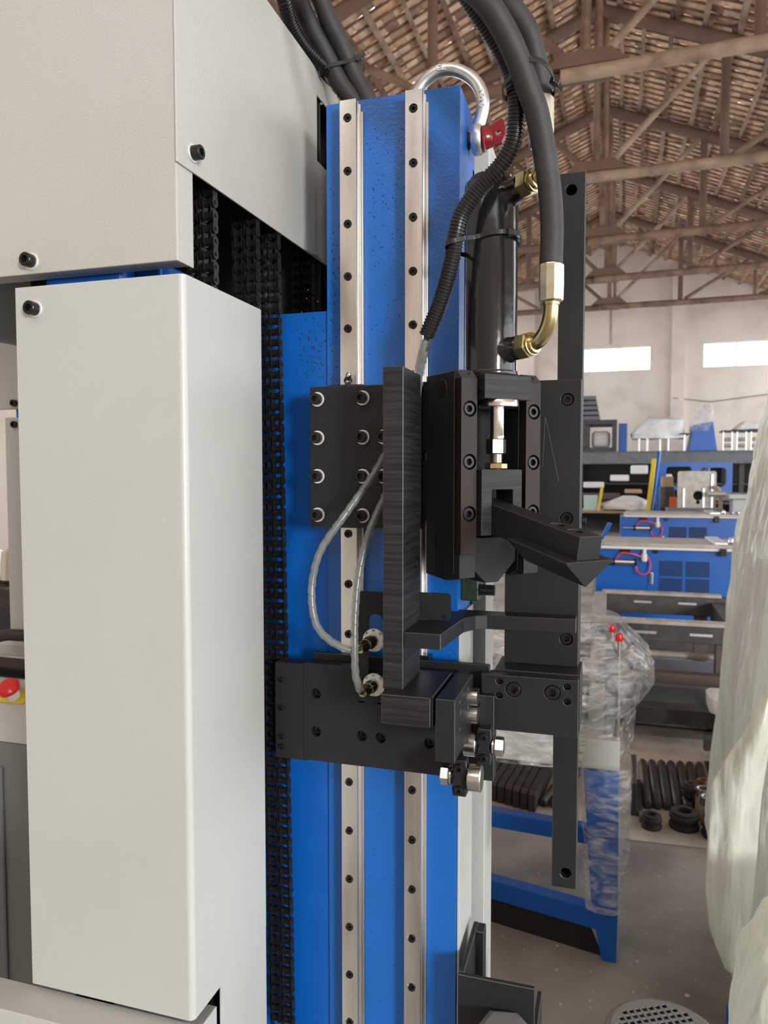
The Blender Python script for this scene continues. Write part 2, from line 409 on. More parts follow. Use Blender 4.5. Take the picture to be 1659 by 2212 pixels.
# roof over the part of the hall behind the viewer
b = MB()
for side in (1, -1):
    b.prism([SP(side, 0, FRONT, .02), SP(side, 7.6, FRONT, .02), SP(side, 7.6, FRONT, .06), SP(side, 0, FRONT, .06)], B(0, 6.4, 0)-B(0, FRONT, 0))
b.build('roof_rear_bay', 'roof_tile', ceil)
set_tint(bpy.data.objects['roof_rear_bay'].data, [(.8, .7, .6)]*len(bpy.data.objects['roof_rear_bay'].data.polygons))
# ---- trusses
def truss(by, label):
    t = thing('roof_truss', label, 'roof truss', B(0, by, ZC), 'timber roof trusses')
    def mem(nm, x0, z0, x1, z1, r, mat, sq=False, dy=0):
        if sq: o = MB().obox(B(x0, by+dy, z0), B(x1, by+dy, z1), r*1.5, r*2)
        else:
            a, c = B(x0, by+dy, z0), B(x1, by+dy, z1); mid = (a+c)/2+V((0, 0, random.uniform(-.03, .03)))
            o = MB().tube(spline([a, mid, c], 4), r, n=10)
        return o.build(nm, mat, t)
    top = lambda x: roofz(x)-.2
    mem('bottom_chord', -HALF, ZC, .3, ZC, .085, 'wood_beam', dy=.03); mem('bottom_chord', -.3, ZC, HALF, ZC+.03, .088, 'wood_bleached' if by < 14 else 'wood_pole', dy=-.06)
    for s in (-1, 1): mem('top_chord', 0, top(0), s*HALF, top(HALF), .11, 'wood_beam')
    mem('king_post', .0, ZC, .0, top(0), .06, 'wood_pole'); mem('king_post', .16, ZC+.1, .14, top(0), .045, 'wood_pole')
    MB().prism([B(-.5, by-.12, ZC+.08), B(.5, by-.12, ZC+.08), B(.3, by-.12, ZC+.26), B(-.3, by-.12, ZC+.26)], B(0, .2, 0)-B(0, 0, 0)).build('gusset_block', 'wood_beam', t)
    for s in (-1, 1):
        mem('diagonal_strut', s*.2, ZC+.2, s*1.95, top(1.95), .055, 'wood_bleached' if s > 0 else 'wood_beam')
        mem('vertical_post', s*1.98, ZC, s*1.98, top(1.98), .07, 'wood_beam')
        mem('diagonal_strut', s*2.1, ZC+.1, s*3.9, top(3.9), .05, 'wood_pole')
        mem('vertical_post', s*3.95, ZC, s*3.95, top(3.95), .05, 'wood_pole')
        mem('diagonal_strut', s*4.05, ZC+.1, s*5.6, top(5.6), .045, 'wood_pole')
TL = ['nearest timber roof truss, its bleached chord crossing behind the hoses', 'second timber roof truss from the viewer, chord ending beside the black bar hole',
      'third timber roof truss from the viewer, above the gable wall top', 'fourth timber roof truss, seen against the top of the plaster gable wall',
      'farthest timber roof truss, lowest in view above the wall windows']
for y, l in zip(TR[2:], TL): truss(y, l)
q = MB().tube([B(.05, 23.5, ZC), B(.06, 23.5, 5.4)], .04, n=8).build('hanging_pole', 'wood_bleached', bpy.data.objects['roof_truss.004'])

# ================================================================== THE MACHINE IN FRONT
ZB = .62
# ---- blue column with two linear guide rails
col = thing('machine_column', 'bright blue steel column with two silver guide rails full of bolt holes', 'machine column', (-.245, .90, ZB))
XL, XR, YF, ZT = -.3265, -.1655, .843, 1.937
b = MB()
b.plate([(XL, ZB), (XR, ZB), (XR, ZT), (XL, ZT)], [], .014, (0, YF, 0), X3, Z3, Y3)                 # front wall
b.box(XL, XL+.012, YF+.014, .935, ZB, ZT); b.box(XL, XR, .925, .937, ZB, ZT-.06)
b.build('column_body', 'blue_paint', col, bevel=.0012)
b = MB()                                                                                             # right wall with the shackle hole
b.plate([(YF+.0141, ZB), (.937, ZB), (.937, ZT), (YF+.0141, ZT)], [circ(.896, 1.897, .0105)], -.012, (XR, 0, 0), Y3, Z3, X3)
b.build('side_wall', 'blue_paint', col, bevel=.001)
bx('mounting_flange', 'blue_smooth', col, -.47, XL-.0005, .8462, .868, ZB, 1.6965, .001)
bx('side_panel', 'cream_smooth', col, XR+.0005, XR+.0035, .846, .928, ZB, 1.335, .0006)
bx('rear_cover', 'cream_smooth', col, -.30, -.150, .955, 1.02, ZB, 1.925, .001)
for k, (xa, xb, mt) in enumerate(((-.3030, -.2832, 'oily_steel'), (-.2245, -.2050, 'ground_steel'))):
    xc = (xa+xb)/2; hz = [1.9094-.06*i for i in range(22)]
    r = MB(); r.plate([(xa, ZB+.005), (xb, ZB+.005), (xb, 1.9298), (xa, 1.9298)], [circ(xc-.0005, z, .0052, 20) for z in hz], .006, (0, .825, 0), X3, Z3, Y3)
    r = r.build('guide_rail', mt, col)
    p = MB().prism([(xa, .8312, ZB+.005), (xb, .8312, ZB+.005), (xb+.0005, .8315, ZB+.005), (xb-.0012, .834, ZB+.005), (xb-.0012, .8375, ZB+.005), (xb+.0008, .8395, ZB+.005), (xb+.0008, .843, ZB+.005),
                    (xa-.0008, .843, ZB+.005), (xa-.0008, .8395, ZB+.005), (xa+.0025, .8375, ZB+.005), (xa+.0025, .834, ZB+.005)], (0, 0, 1.9298-ZB-.005))
    p.build('rail_base', 'ground_steel', r)
    # raised machined lip beside the rail
    bx('rail_shoulder', 'ground_steel' if k else 'oily_steel', r, xb+.0010, xb+.0042, .838, .8428, ZB+.005, 1.921, .0008)
    for z in hz: bolt(r, (xc-.0005, .8305, z), NF, M5, name='rail_bolt')

# oil droplets splashed on the paint
b = MB()
for i in range(90):
    x, z = random.gauss(-.345, .014), random.gauss(1.645, .028)
    if -.37 < x < XL-.002: b.lathe([(.0011, 0), (.0009, .0005), (.0003, .0009)], (x, .8460, z), NF, n=6)
for i in range(70):
    x, z = random.uniform(-.276, -.228), 1.93-abs(random.gauss(0, .22))
    b.lathe([(.0008, 0), (.0006, .0004), (.0002, .0007)], (x, .8428, z), NF, n=6)
for i in range(30):
    x, z = random.uniform(-.278, -.228), random.uniform(.75, 1.15)
    b.lathe([(.0008, 0), (.0006, .0003), (.0002, .0005)], (x, .8428, z), NF, n=6)
for i in range(60): b.lathe([(.0008, 0), (.0006, .0004), (.0002, .0007)], (random.uniform(-.324, -.306), .8428, random.gauss(1.70, .07)), NF, n=6)
tag(b.build('oil_droplets', 'oil', col), kind='stuff')
# ---- upper cover
uc = thing('upper_cover', 'large cream sheet-metal upper cover with screwed side panel, top left', 'machine cover', (-.55, .6, 1.69))
UX = -.3775
bx('front_panel', 'cream_paint', uc, -.86, UX, .600, .602, 1.694, 2.032, .0009)
bx('return_flange', 'cream_paint', uc, UX-.002, UX, .6015, .628, 1.694, 2.030, .0005)
bx('bottom_lip', 'cream_paint', uc, -.86, UX-.002, .602, .622, 1.694, 1.696, .0005)
b = MB().plate([(.5985, 1.781), (1.02, 1.788), (1.02, 1.912), (.936, 1.912), (.936, 2.001), (1.02, 2.001), (1.02, 2.0325), (.5985, 2.0325)][:2]+[(1.02, 1.788), (1.02, 2.0325), (.5985, 2.0325)][1:], [[(.936, 1.915), (1.0, 1.915), (1.0, 2.0), (.936, 2.0)]], .002, (UX, 0, 0), Y3, Z3, X3)
b.build('side_panel', 'cream_paint', uc, bevel=.0005)
bx('top_panel', 'cream_paint', uc, -.86, UX+.001, .6, 1.02, 2.0325, 2.0345, .0005)
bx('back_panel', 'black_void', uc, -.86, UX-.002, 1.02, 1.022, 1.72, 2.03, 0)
bx('cavity_dark_sheet', 'black_void', uc, -.86, UX-.003, .955, .960, 1.66, 2.02, 0)  # black sheet added to stand in for the dark of the cavity
bx('left_panel', 'cream_paint', uc, -.862, -.86, .6, 1.02, 1.694, 2.03, 0)
bolt(uc, (UX+.002, .6245, 1.7985), X3, M8, M8W, lift=.0016)
bolt(uc, (-.5385, .600, 1.706), NF, M8, M8W, lift=.0016)
bolt(uc, (-.80, .600, 1.706), NF, M8, M8W, lift=.0016)
MB().plate([(.893, 1.7861), (.948, 1.7870), (.948, 1.7895), (.93, 1.7905), (.915, 1.7885), (.90, 1.788)], [], .0003, (UX+.002, 0, 0), Y3, Z3, X3).build('oil_run', 'oil_stain', uc)
# black sheet added in the gap next to the column to hide the hall
bx('gap_dark_sheet', 'black_void', uc, -.372, -.335, .99, .995, 1.60, 1.95, 0)

# ---- lower cover
lc = thing('lower_cover', 'tall cream sheet-metal lower cover with rounded corner beside the chain', 'machine cover', (-.46, .6, .977))
LX0, LX1, LZ0, LZ1 = -.559, -.3715, .977, 1.682
b = MB(); k = 8; rr = .006
pts = [(LX0, .60), (LX1-rr, .60)]+[(LX1-rr+rr*math.sin(t*math.pi/2/k), .60+rr-rr*math.cos(t*math.pi/2/k)) for t in range(1, k+1)]+[(LX1, .757)]
ins = [(LX1-.002, .757)]+[(LX1-rr+(rr-.002)*math.sin(t*math.pi/2/k), .60+rr-(rr-.002)*math.cos(t*math.pi/2/k)) for t in range(k, -1, -1)]+[(LX0, .602)]
loop = pts+ins
n = len(loop); vs = [(x, y, LZ0) for x, y in loop]+[(x, y, LZ1) for x, y in loop]
b.add(vs, [(i, (i+1) % n, n+(i+1) % n, n+i) for i in range(n)], False)
for z in (0, n):
    for i in range(len(pts)-1): j = n-1-i; b.add([vs[z+i], vs[z+i+1], vs[z+j-1], vs[z+j]], [(0, 1, 2, 3)])
b.build('wrap_panel', 'cream_smooth', lc)
bx('left_return', 'cream_smooth', lc, LX0, LX0+.002, .602, .74, LZ0, LZ1, 0)
bolt(lc, (-.5355, .600, 1.660), NF, M8, M8W, lift=.0016)
# ---- base ledge under the covers
bs = thing('machine_base', 'cream machine base ledge under the lower cover', 'machine base', (-.6, .75, 0))
bx('ledge_plate', 'cream_smooth', bs, -1.0, LX1-.003, .566, .604, .955, .972, .001)
bx('base_box', 'cream_paint', bs, -1.0, LX1-.016, .571, .604, .0, .9545, .002)
bx('inner_frame', 'black_void', bs, -.552, -.392, .6535, .745, .0, .9745, .002)
bx('base_side', 'cream_paint', bs, -.48, LX1-.005, .6045, .6528, .0, .9545, .001)
bx('side_skirt', 'cream_smooth', lc, LX1-.0022, LX1-.0001, .653, .757, .62, .9769, .0004)
# ---- blue gearbox glimpsed in the gap between the covers
gb = thing('gearbox', 'bright blue casting showing in the gap between the two cream covers', 'gearbox', (-.47, .7, 1.55))
MB().box(-.548, -.455, .625, .80, 1.45, 1.715).build('housing', 'blue_smooth', gb, bevel=.008, seg=3)
MB().box(-.4545, -.425, .645, .70, 1.45, 1.710).build('end_cap', 'blue_smooth', gb, bevel=.003)

# ---- duplex roller chains
PT = .0127
def link_mesh(outer):
    b = MB(); hz = PT/2; r = .0058 if not outer else .0054
    ol = []
    for i in range(9): a = math.pi*(i/8); ol.append((r*math.cos(a), hz+r*math.sin(a)))
    ol += [(-r*.72, 0)]
    for i in range(9): a = math.pi+math.pi*(i/8); ol.append((r*math.cos(a), -hz+r*math.sin(a)))
    ol += [(r*.72, 0)]
    xs_ = (-.0150, -.0004, .0142) if outer else (-.0126, -.0040, .0030, .0116)
    th = .0011
    for x in xs_: b.prism([(x, p, q) for p, q in ol], (th, 0, 0))
    if outer:
        for z in (-hz, hz): b.cyl((-.0166, 0, z), (.0166, 0, z), .0020, n=8)
    else:
        for z in (-hz, hz):
            for x0, x1 in ((-.0115, -.004), (.0041, .0116)): b.cyl((x0, 0, z), (x1, 0, z), .0042, n=12)
    return b.mesh('chain_link', 'chain_steel')
LO, LI = link_mesh(True), link_mesh(False)
def chain(label, top, bot):
    top, bot = V(top), V(bot); L = (top-bot).length; n = int(L/PT); d = (bot-top).normalized()
    t = thing('roller_chain', label, 'chain', bot, 'black roller chains of the lift')
    for i in range(n): inst('chain_link', (LO, LI)[i % 2], orient(top+d*PT*(i+.5), -d, X3), t)
    return t
chain('long black duplex roller chain running the full height beside the lower cover', (-.3945, .82, 1.86), (-.3805, .82, .80))
chain('black roller chain showing in the gap beside the upper cover corner', (-.3955, .674, 1.86), (-.3945, .674, 1.60))
chain('black roller chain inside the opening, just behind the lower cover top edge', (-.3952, .768, 1.86), (-.3942, .768, 1.25))
chain('dim roller chain deep in the dark opening nearest the blue column', (-.398, .938, 1.86), (-.398, .938, 1.68))

# ---- upper carriage
ca = thing('upper_carriage', 'black slide plate with washered socket screws riding the rails', 'carriage', (-.26, .80, 1.438))
bx('slide_plate', 'black_oxide', ca, -.3303, -.200, .797, .812, 1.4385, 1.600, .001)
for xr in (-.2931, -.2147):
    for z in (1.447, 1.525):
        bx('bearing_block', 'black_bolt', ca, xr-.022, xr+.022, .812, .838, z, z+.069, .001)
    bx('end_seal', 'nylon', ca, xr-.021, xr+.021, .8135, .837, 1.594, 1.6035, .001)
    g = MB().lathe([(.0035, 0), (.0035, .004), (.0022, .005), (.0022, .007), (.0034, .009), (.0034, .012), (.002, .0145)], (xr+.002, .8165, 1.6035), V((.25, -.3, 1)), n=16).build('grease_nipple', 'chrome', ca)
for z in (1.5855, 1.5415, 1.4975, 1.4530):
    for x in (-.3207, -.2660, -.2410):
        if x > -.25 and (z > 1.58 or z < 1.46): continue
        bolt(ca, (x, .797, z), NF, M8, M8W, lift=.0016)

# ---- lower carriage
lo = thing('lower_carriage', 'wide black carriage plate with recessed socket screws across both rails', 'carriage', (-.25, .80, 1.16))
hol = [(-.3241, 1.243), (-.3244, 1.1977), (-.2681, 1.198), (-.2452, 1.1982), (-.1883, 1.1978), (-.268, 1.243), (-.2455, 1.243)]
MB().plate([(-.340, 1.1625), (-.1585, 1.1625), (-.1585, 1.2785), (-.340, 1.2785)], [circ(x, z, .0062) for x, z in hol], .018, (0, .797, 0), X3, Z3, Y3).build('slide_plate', 'black_oxide', lo)
bx('backing_plate', 'black_void', lo, -.339, -.1595, .8155, .8165, 1.1635, 1.2780, 0)
for x, z in hol: bolt(lo, (x, .8095, z), NF, M6)
bx('top_spacer', 'black_oxide', lo, -.336, -.124, .8170, .8240, 1.166, 1.2865, .0008)
bx('chain_anchor', 'black_void', lo, -.3775, -.3365, .798, .8155, 1.1605, 1.2765, .001)
for z in (1.256, 1.222, 1.187, 1.175): bolt(lo, (-.3680, .798, z), NF, M4)
for xr in (-.2931, -.2147): bx('bearing_block', 'black_bolt', lo, xr-.021, xr+.021, .8242, .838, 1.176, 1.290 if xr > -.25 else 1.2815, .001)
# tool block A (foot of the upright bar) and clamp block B
b = MB(); b.box(-.2137, -.1634, .696, .7965, 1.2512, 1.281); b.build('foot_block', 'black_sawn', lo, bevel=.0008)
bx('foot_fin', 'black_oxide', lo, -.1634, -.1612, .700, .79, 1.2512, 1.2825, .0003)
hb = [circ(.722, 1.262, .0038, 16), circ(.7205, 1.268+.0045, .0018, 12), circ(.7205, 1.2445, .0018, 12), circ(.757, 1.267, .0038, 16), circ(.7665, 1.2725, .0018, 12), circ(.7665, 1.253, .0018, 12)]
MB().plate([(.696, 1.2192), (.7965, 1.2192), (.7965, 1.281), (.696, 1.281)], hb, -.0195, (-.1387, 0, 0), Y3, Z3, X3).build('clamp_block', 'black_oxide', lo, bevel=.0006)
bx('clamp_core', 'black_void', lo, -.156, -.146, .698, .795, 1.2215, 1.2795, 0)
# lower cam rollers
def roller(p, flip, parent):
    p = V(p); s = -1 if flip else 1
    br = MB().prism([(p.x-.007, p.y-.006, p.z-.019), (p.x+.007, p.y-.006, p.z-.019), (p.x+.008, p.y-.006, p.z-.010), (p.x+.0055, p.y-.006, p.z), (p.x+.008, p.y-.006, p.z+.010), (p.x+.007, p.y-.006, p.z+.019), (p.x-.007, p.y-.006, p.z+.019), (p.x-.008, p.y-.006, p.z+.010), (p.x-.0055, p.y-.006, p.z), (p.x-.008, p.y-.006, p.z-.010)], (0, .014, 0)).build('roller_bracket', 'black_oxide', parent, bevel=.0008)
    for dz in (-.0115, .0115): inst('bracket_screw', M5, orient((p.x, p.y-.006, p.z+dz), NF), br)
    MB().lathe([(.003, .0085), (.0125, .0085), (.0136, .0095), (.0136, .0215), (.0125, .0225), (.003, .0225)], p, X3*s, n=36).build('cam_roller', 'bright_steel', parent)
    MB().lathe([(.006, 0.007), (.006, .0086), (.003, .0086)], p, X3*s, n=20).build('spacer', 'black_bolt', parent)
    MB().lathe([(.0095, .0085), (.0095, .0105)], p, -X3*s, n=24).build('washer', 'bright_steel', parent)
    MB().cyl(p-X3*s*.007, p-X3*s*.0115, .005, n=16).build('stud', 'black_bolt', parent)
    MB().lathe([(.0092, .0110), (.0105, .0120), (.0105, .0195), (.0092, .0205)], p, -X3*s, n=6, smooth=False).build('hex_nut', 'bright_steel', parent)
roller((-.1425, .745, 1.1865), False, lo)
roller((-.1230, .782, 1.2085), True, lo)
MB().prism([(-.131, .79, 1.166), (-.1145, .79, 1.166), (-.1145, .79, 1.26), (-.131, .79, 1.26)], (0, .018, 0)).build('roller_arm', 'black_oxide', lo, bevel=.001)
for z in (1.252, 1.272): MB().cyl((-.1405, .782, z-.012), (-.1305, .782, z-.012), .0095, n=24).build('upper_roller', 'bright_steel', lo)

# ---- upright front bar with finger plate
ub = thing('upright_bar', 'tall sawn black steel bar standing in front of the slide plate', 'steel bar', (-.206, .75, 1.281))
bx('bar', 'black_sawn', ub, -.2170, -.1958, .7135, .7850, 1.2813, 1.607, .0008)
bt = MB().lathe([(.0055, 0), (.0055, .002), (.004, .0036), (0.0001, .0045)], (-.1958, .765, 1.405), X3, n=20).build('button_screw', 'black_bolt', ub)
Zf = 1.3403
b = MB().prism([(-.1957, .7155, Zf-.0157), (-.1574, .7155, Zf-.0157), (-.1505, .803, Zf-.0157), (-.1410, .822, Zf-.0157), (-.1290, .829, Zf-.0157), (-.0315, .834, Zf-.0157), (-.0315, .8575, Zf-.0157), (-.185, .8575, Zf-.0157), (-.185, .786, Zf-.0157), (-.1957, .786, Zf-.0157)], (0, 0, .0157))
b.build('finger_plate', 'black_oxide', ub, bevel=.0007)
b = MB().plate([(-.200, Zf), (-.164, Zf), (-.162, Zf+.002), (-.162, Zf+.027), (-.165, Zf+.0297), (-.200, Zf+.0297)], [circ(-.170, Zf+.0035, .0025, 12)], .002, (0, .7865, 0), X3, Z3, Y3)
b.build('tab', 'black_oxide', ub)

# ---- sensor bracket and the two sensors
sb = thing('sensor_bracket', 'thin black slotted bracket holding two round sensors behind the bar', 'bracket', (-.25, .787, 1.242))
slot = [(-.256, 1.268), (-.2565, 1.331)]+[(-.2475+.0090*math.cos(a), 1.334+.009*math.sin(a)) for a in [math.pi-i*math.pi/10 for i in range(1, 10)]]+[(-.2385, 1.331), (-.2385, 1.268)]
slot2 = [(-.256, 1.2535), (-.2385, 1.2535), (-.2385, 1.2665), (-.256, 1.2665)]
MB().plate([(-.2726, 1.2425), (-.222, 1.2425), (-.222, 1.368), (-.2700, 1.368), (-.2726, 1.3655)], [slot], .003, (0, .7862, 0), X3, Z3, Y3).build('bracket_plate', 'black_oxide', sb)
bx('bracket_foot', 'black_oxide', sb, -.2726, -.222, .7895, .7965, 1.2425, 1.262, .0005)
def sensor(z, ax, label):
    s = thing('proximity_sensor', label, 'sensor', (-.2485, .776, z))
    p = V((-.2475, .7815, z)); a = V(ax).normalized()
    nut = MB().lathe([(.0085, -.001), (.0125, -.001), (.0128, 0), (.0128, .003), (.0108, .0042), (.0072, .0042)], p, NF, n=36).build('lock_nut', 'white_paint', s)
    for i in range(8):
        t = i*math.pi/4; q = p+V((math.cos(t)*.0112, -.0030, math.sin(t)*.0112))
        MB().box(-.0010, .0010, -.0014, .001, -.0016, .0016, M.Translation(q) @ M.Rotation(-t, 4, 'Y')).build('notch', 'nickel', nut)
    MB().lathe([(.0074, 0), (.0074, .012), (.0068, .0132), (.0068, .017)], p, a, n=28).build('barrel', 'nickel', s)
    MB().lathe([(.0064, .016), (.0066, .026), (.005, .030), (.003, .0305)], p, a, n=24).build('end_cap', 'brass', s)
    return p+a*.030
e1 = sensor(1.3150, (-.28, -1, -.16), 'upper round metal sensor with pale lock nut on the slotted bracket')
e2 = sensor(1.2645, (-.15, -1, -.05), 'lower round metal sensor with pale lock nut on the slotted bracket')
# cables in spiral wrap
def wrap_cable(label, path, wrap_end):
    t = thing('sensor_cable', label, 'cable', path[-1])
    sp = spline(path, 10)
    MB().tube(sp, .0026, n=10).build('cable_core', 'grey_cable', t)
    fine = spline(path[:wrap_end], 90)
    pit = .0125
    def rf(d, th):
        ph = (d/pit+th/(2*math.pi)) % 1.0
        return .0037+.0008*ph
    MB().tube(fine, .004, n=18, rf=rf).build('spiral_wrap', 'wrap_plastic', t)
    return t
end = V((-.2215, .775, 1.680))
wrap_cable('left sensor cable in clear spiral wrap looping wide over the blue flange',
   [(-.1925, .782, 1.632), (-.2010, .7905, 1.606), (-.2120, .7905, 1.575), (-.2235, .786, 1.545), (-.2430, .765, 1.500), (-.2700, .745, 1.455), (-.2920, .735, 1.420), (-.3010, .732, 1.388), (-.3010, .730, 1.360), (-.2950, .730, 1.337), (-.2820, .732, 1.323), (-.2660, .738, 1.3135), (-.2570, .744, 1.3118), tuple(e1)], 13)
wrap_cable('right sensor cable in clear spiral wrap hanging along the left rail',
   [(-.1905, .780, 1.632), (-.1985, .7905, 1.600), (-.2070, .7905, 1.560), (-.2170, .789, 1.520), (-.2290, .775, 1.485), (-.2440, .755, 1.440), (-.2530, .745, 1.395), (-.2560, .740, 1.350), (-.2555, .737, 1.310), (-.2545, .738, 1.285), (-.2510, .742, 1.268), tuple(e2)], 11)

# ---- guide bar on the right with its plates
gr = thing('guide_bar_assembly', 'long black vertical guide bar with a hole near each end, right of the press', 'guide bar', (-.045, .86, 1.02))
GY = .873
MB().plate([(-.0572, 1.0135), (-.0290, 1.0135), (-.0290, 1.8375), (-.0572, 1.8375)], [circ(-.0445, 1.8185, .0063), circ(-.0410, 1.0315, .0063)], .030, (0, GY, 0), X3, Z3, Y3).build('guide_bar', 'black_oxide', gr, bevel=.0006)
bx('bar_backing', 'black_void', gr, -.0560, -.0300, GY+.022, GY+.0295, 1.02, 1.83, 0)
hp = [(-.0450, 1.5833), (-.0445, 1.4500), (-.0430, 1.3123)]
MB().plate([(-.1130, 1.2812), (-.0298, 1.2812), (-.0298, 1.6057), (-.1130, 1.6057)], [circ(x, z, .0072) for x, z in hp], .0145, (0, .8580, 0), X3, Z3, Y3).build('guide_plate', 'black_oxide', gr, bevel=.0005)
for q_, e_ in (((-.0690, 1.5648), (-.0534, 1.4917)), ((-.0690, 1.5648), (-.0715, 1.5073))):
    MB().obox((q_[0], .85785, q_[1]), (e_[0], .85785, e_[1]), .0002, .0004, X3).build('scratch', 'scratch', gr)
for x, z in hp: bolt(gr, (x, .8650, z), NF, M8, lift=-.004)
bx('plate_backing', 'black_void', gr, -.112, -.0575, .8726, .8746, 1.282, 1.605, 0)
hr_ = [((-.0952, 1.2661), .0085, M10), ((-.0539, 1.2661), .0085, M10), ((-.1103, 1.2740), .0038, M4), ((-.1107, 1.2586), .0038, M4), ((-.0386, 1.2739), .0038, M4), ((-.0384, 1.2579), .0038, M4)]
MB().plate([(-.1303, 1.2200), (-.0268, 1.2200), (-.0268, 1.2811), (-.1303, 1.2811)], [circ(p[0], p[1], r) for p, r, m in hr_], .012, (0, .800, 0), X3, Z3, Y3).build('support_block', 'black_oxide', gr, bevel=.0006)
bx('support_core', 'black_void', gr, -.1232, -.0276, .8121, .8235, 1.2205, 1.2800, 0)
for p, r, m in hr_: bolt(gr, (p[0], .8085, p[1]), NF, m)
bx('step_plate', 'black_oxide', gr, -.1195, -.0255, .8240, .8875, 1.2185, 1.2809, .0008)
bolt(gr, (-.0290, .8655, 1.447), X3, M5, name='side_screw', lift=.001)

# ---- press unit, turned 45 degrees
PO = V((-.144, .748, 0)); PU = V((.70711, .70711, 0)); PV = V((-.70711, .70711, 0))
def P(s, v, z): return PO+PU*s+PV*v+Z3*z
pu = thing('press_unit', 'black hydraulic press head set at an angle, with glossy cylinder and chrome rod', 'press head', P(.05, .03, 1.39))
PM = M((( PU.x, PV.x, 0, PO.x), (PU.y, PV.y, 0, PO.y), (0, 0, 1, 0), (0, 0, 0, 1)))
for s0, s1, lab in ((0, .0195, 0), (.0835, .1030, 1)):
    MB().prism([P(s0, .045 if lab else .068, 1.607), P(s0, .0125, 1.607), P(s0, .0125, 1.395), P(s0, .028, 1.387), P(s0, .045 if lab else .068, 1.390)], PU*(s1-s0)).build('side_plate', 'black_oxide', pu, bevel=.0007)
    zs = (1.5668, 1.5125, 1.4588); sc = (s0+s1)/2+.0009
    hl = [circ(sc, z, .0083) for z in zs]
    st = MB().plate([(s0, 1.4168), (s1, 1.4168), (s1, 1.598), (s0, 1.598)], hl, .012, PO, PU, Z3, PV).build('gib_strip', 'bronzed', pu)
    MB().box(s0, s1, .0095, .0122, 1.417, 1.598, PM).build('strip_backing', 'black_void', st)
    MB().prism([P(s0, 0, 1.5981), P(s0, .0085, 1.607), P(s0, .0122, 1.607), P(s0, .0122, 1.5981)], PU*(s1-s0)).build('chamfer_cap', 'worn_or_lit_edge', st)  # lighter grey stands in for light reflected off the chamfer
    for z in zs: inst('strip_screw', M8, orient(P(sc-.0006, .0085, z), -PV), st)
    MB().lathe([(.0018, 0), (.0018, .0005)], P(s0+.012, .0045, 1.6028), (Z3-PV).normalized(), n=14).build('set_screw', 'black_void', st)
    MB().prism([P(s0, .002, 1.392), P(s0, .0125, 1.390), P(s0, .0125, 1.4165), P(s0, .002, 1.4165)], PU*(s1-s0)).build('lower_jaw', 'black_void', pu, bevel=.0005)
MB().box(.0196, .0834, .050, .076, 1.40, 1.600, PM).build('back_plate', 'black_oxide', pu)
MB().lathe([(.0100, -.001), (.0100, .0003), (.0092, .0010)], P(0, .036, 1.590), -PU, n=32).build('side_plug', 'bronzed', pu)
CX, CV = .0518, .022
cy = MB().lathe([(.0283, 1.6035), (.0283, 1.803), (.0272, 1.8065), (.0225, 1.8085), (.0225, 1.8120), (.0205, 1.8135)], P(CX, CV, 0), Z3, n=64).build('cylinder', 'black_paint', pu)
MB().lathe([(.0292, 1.6035), (.0300, 1.6055), (.0292, 1.6085)], P(CX, CV, 0), Z3, n=48).build('weld_bead', 'black_paint', cy)
MB().box(.0237, .0832, -.008, .048, 1.5777, 1.6030, PM).build('cylinder_mount', 'black_sawn', pu, bevel=.0008)
RX, RV = .0525, .008
MB().lathe([(.0205, 1.5700), (.0212, 1.5708), (.0212, 1.5765), (.0205, 1.5776)], P(RX, RV, 0), n=48).build('rod_collar', 'bright_steel', pu)
MB().lathe([(.0078, 1.5372), (.0084, 1.5378), (.0084, 1.5410), (.0081, 1.5416), (.0081, 1.5700)], P(.0505, RV, 0), n=40).build('piston_rod', 'chrome', pu)
MB().lathe([(.0100, 1.5212), (.0108, 1.5222), (.0108, 1.5360), (.0100, 1.5372)], P(.0500, RV, 0), n=6, smooth=False, ang=.35).build('rod_flats', 'bright_steel', pu)
th = [(.0072 if i % 2 else .0064, 1.5115+i*.0007) for i in range(15)]
MB().lathe(th, P(.0500, RV, 0), n=24).build('thread', 'bright_steel', pu)
MB().lathe([(.0105, 1.5052), (.0118, 1.5060), (.0118, 1.5108), (.0105, 1.5116)], P(.0500, RV, 0), n=6, smooth=False, ang=.15).build('lock_nut', 'brass', pu)
MB().prism([P(a, -.006, z) for a, z in ((.0218, 1.4362), (.0348, 1.4362), (.0348, 1.4838), (.0622, 1.4838), (.0622, 1.4362), (.0740, 1.4362), (.0740, 1.5048), (.0218, 1.5048))], PV*.030).build('clevis', 'black_sawn', pu, bevel=.0006)
dl = R(10.5); AD = (-PV*math.cos(dl)-Z3*math.sin(dl)); AN = (Z3*math.cos(dl)-PV*math.sin(dl))
A0 = P(.0485, -.006, 1.4683)
def AP(a, s, h): return A0+AD*a+PU*s+AN*h                         # along the arm, across, up from its top face
am = MB().plate([(-.03, -.0133), (.1325, -.0133), (.1325, .0133), (-.03, .0133)], [circ(.088, .0, .0068, 24), circ(.112, .0, .0068, 24)], -.030, A0, AD, PU, AN).build('press_arm', 'black_oxide', pu, bevel=.0006)
MB().box(.02, .130, -.0125, .0125, -.0295, -.012, M((( AD.x, PU.x, AN.x, A0.x), (AD.y, PU.y, AN.y, A0.y), (AD.z, PU.z, AN.z, A0.z), (0, 0, 0, 1)))).build('arm_core', 'black_void', am)
MB().prism([AP(.052, -.030, -.0215), AP(.052, .026, -.0215), AP(.052, .026, -.0225), AP(.052, -.003, -.0460), AP(.052, -.030, -.0230)], AD*.0855).build('v_punch', 'black_oxide', pu, bevel=.0004)
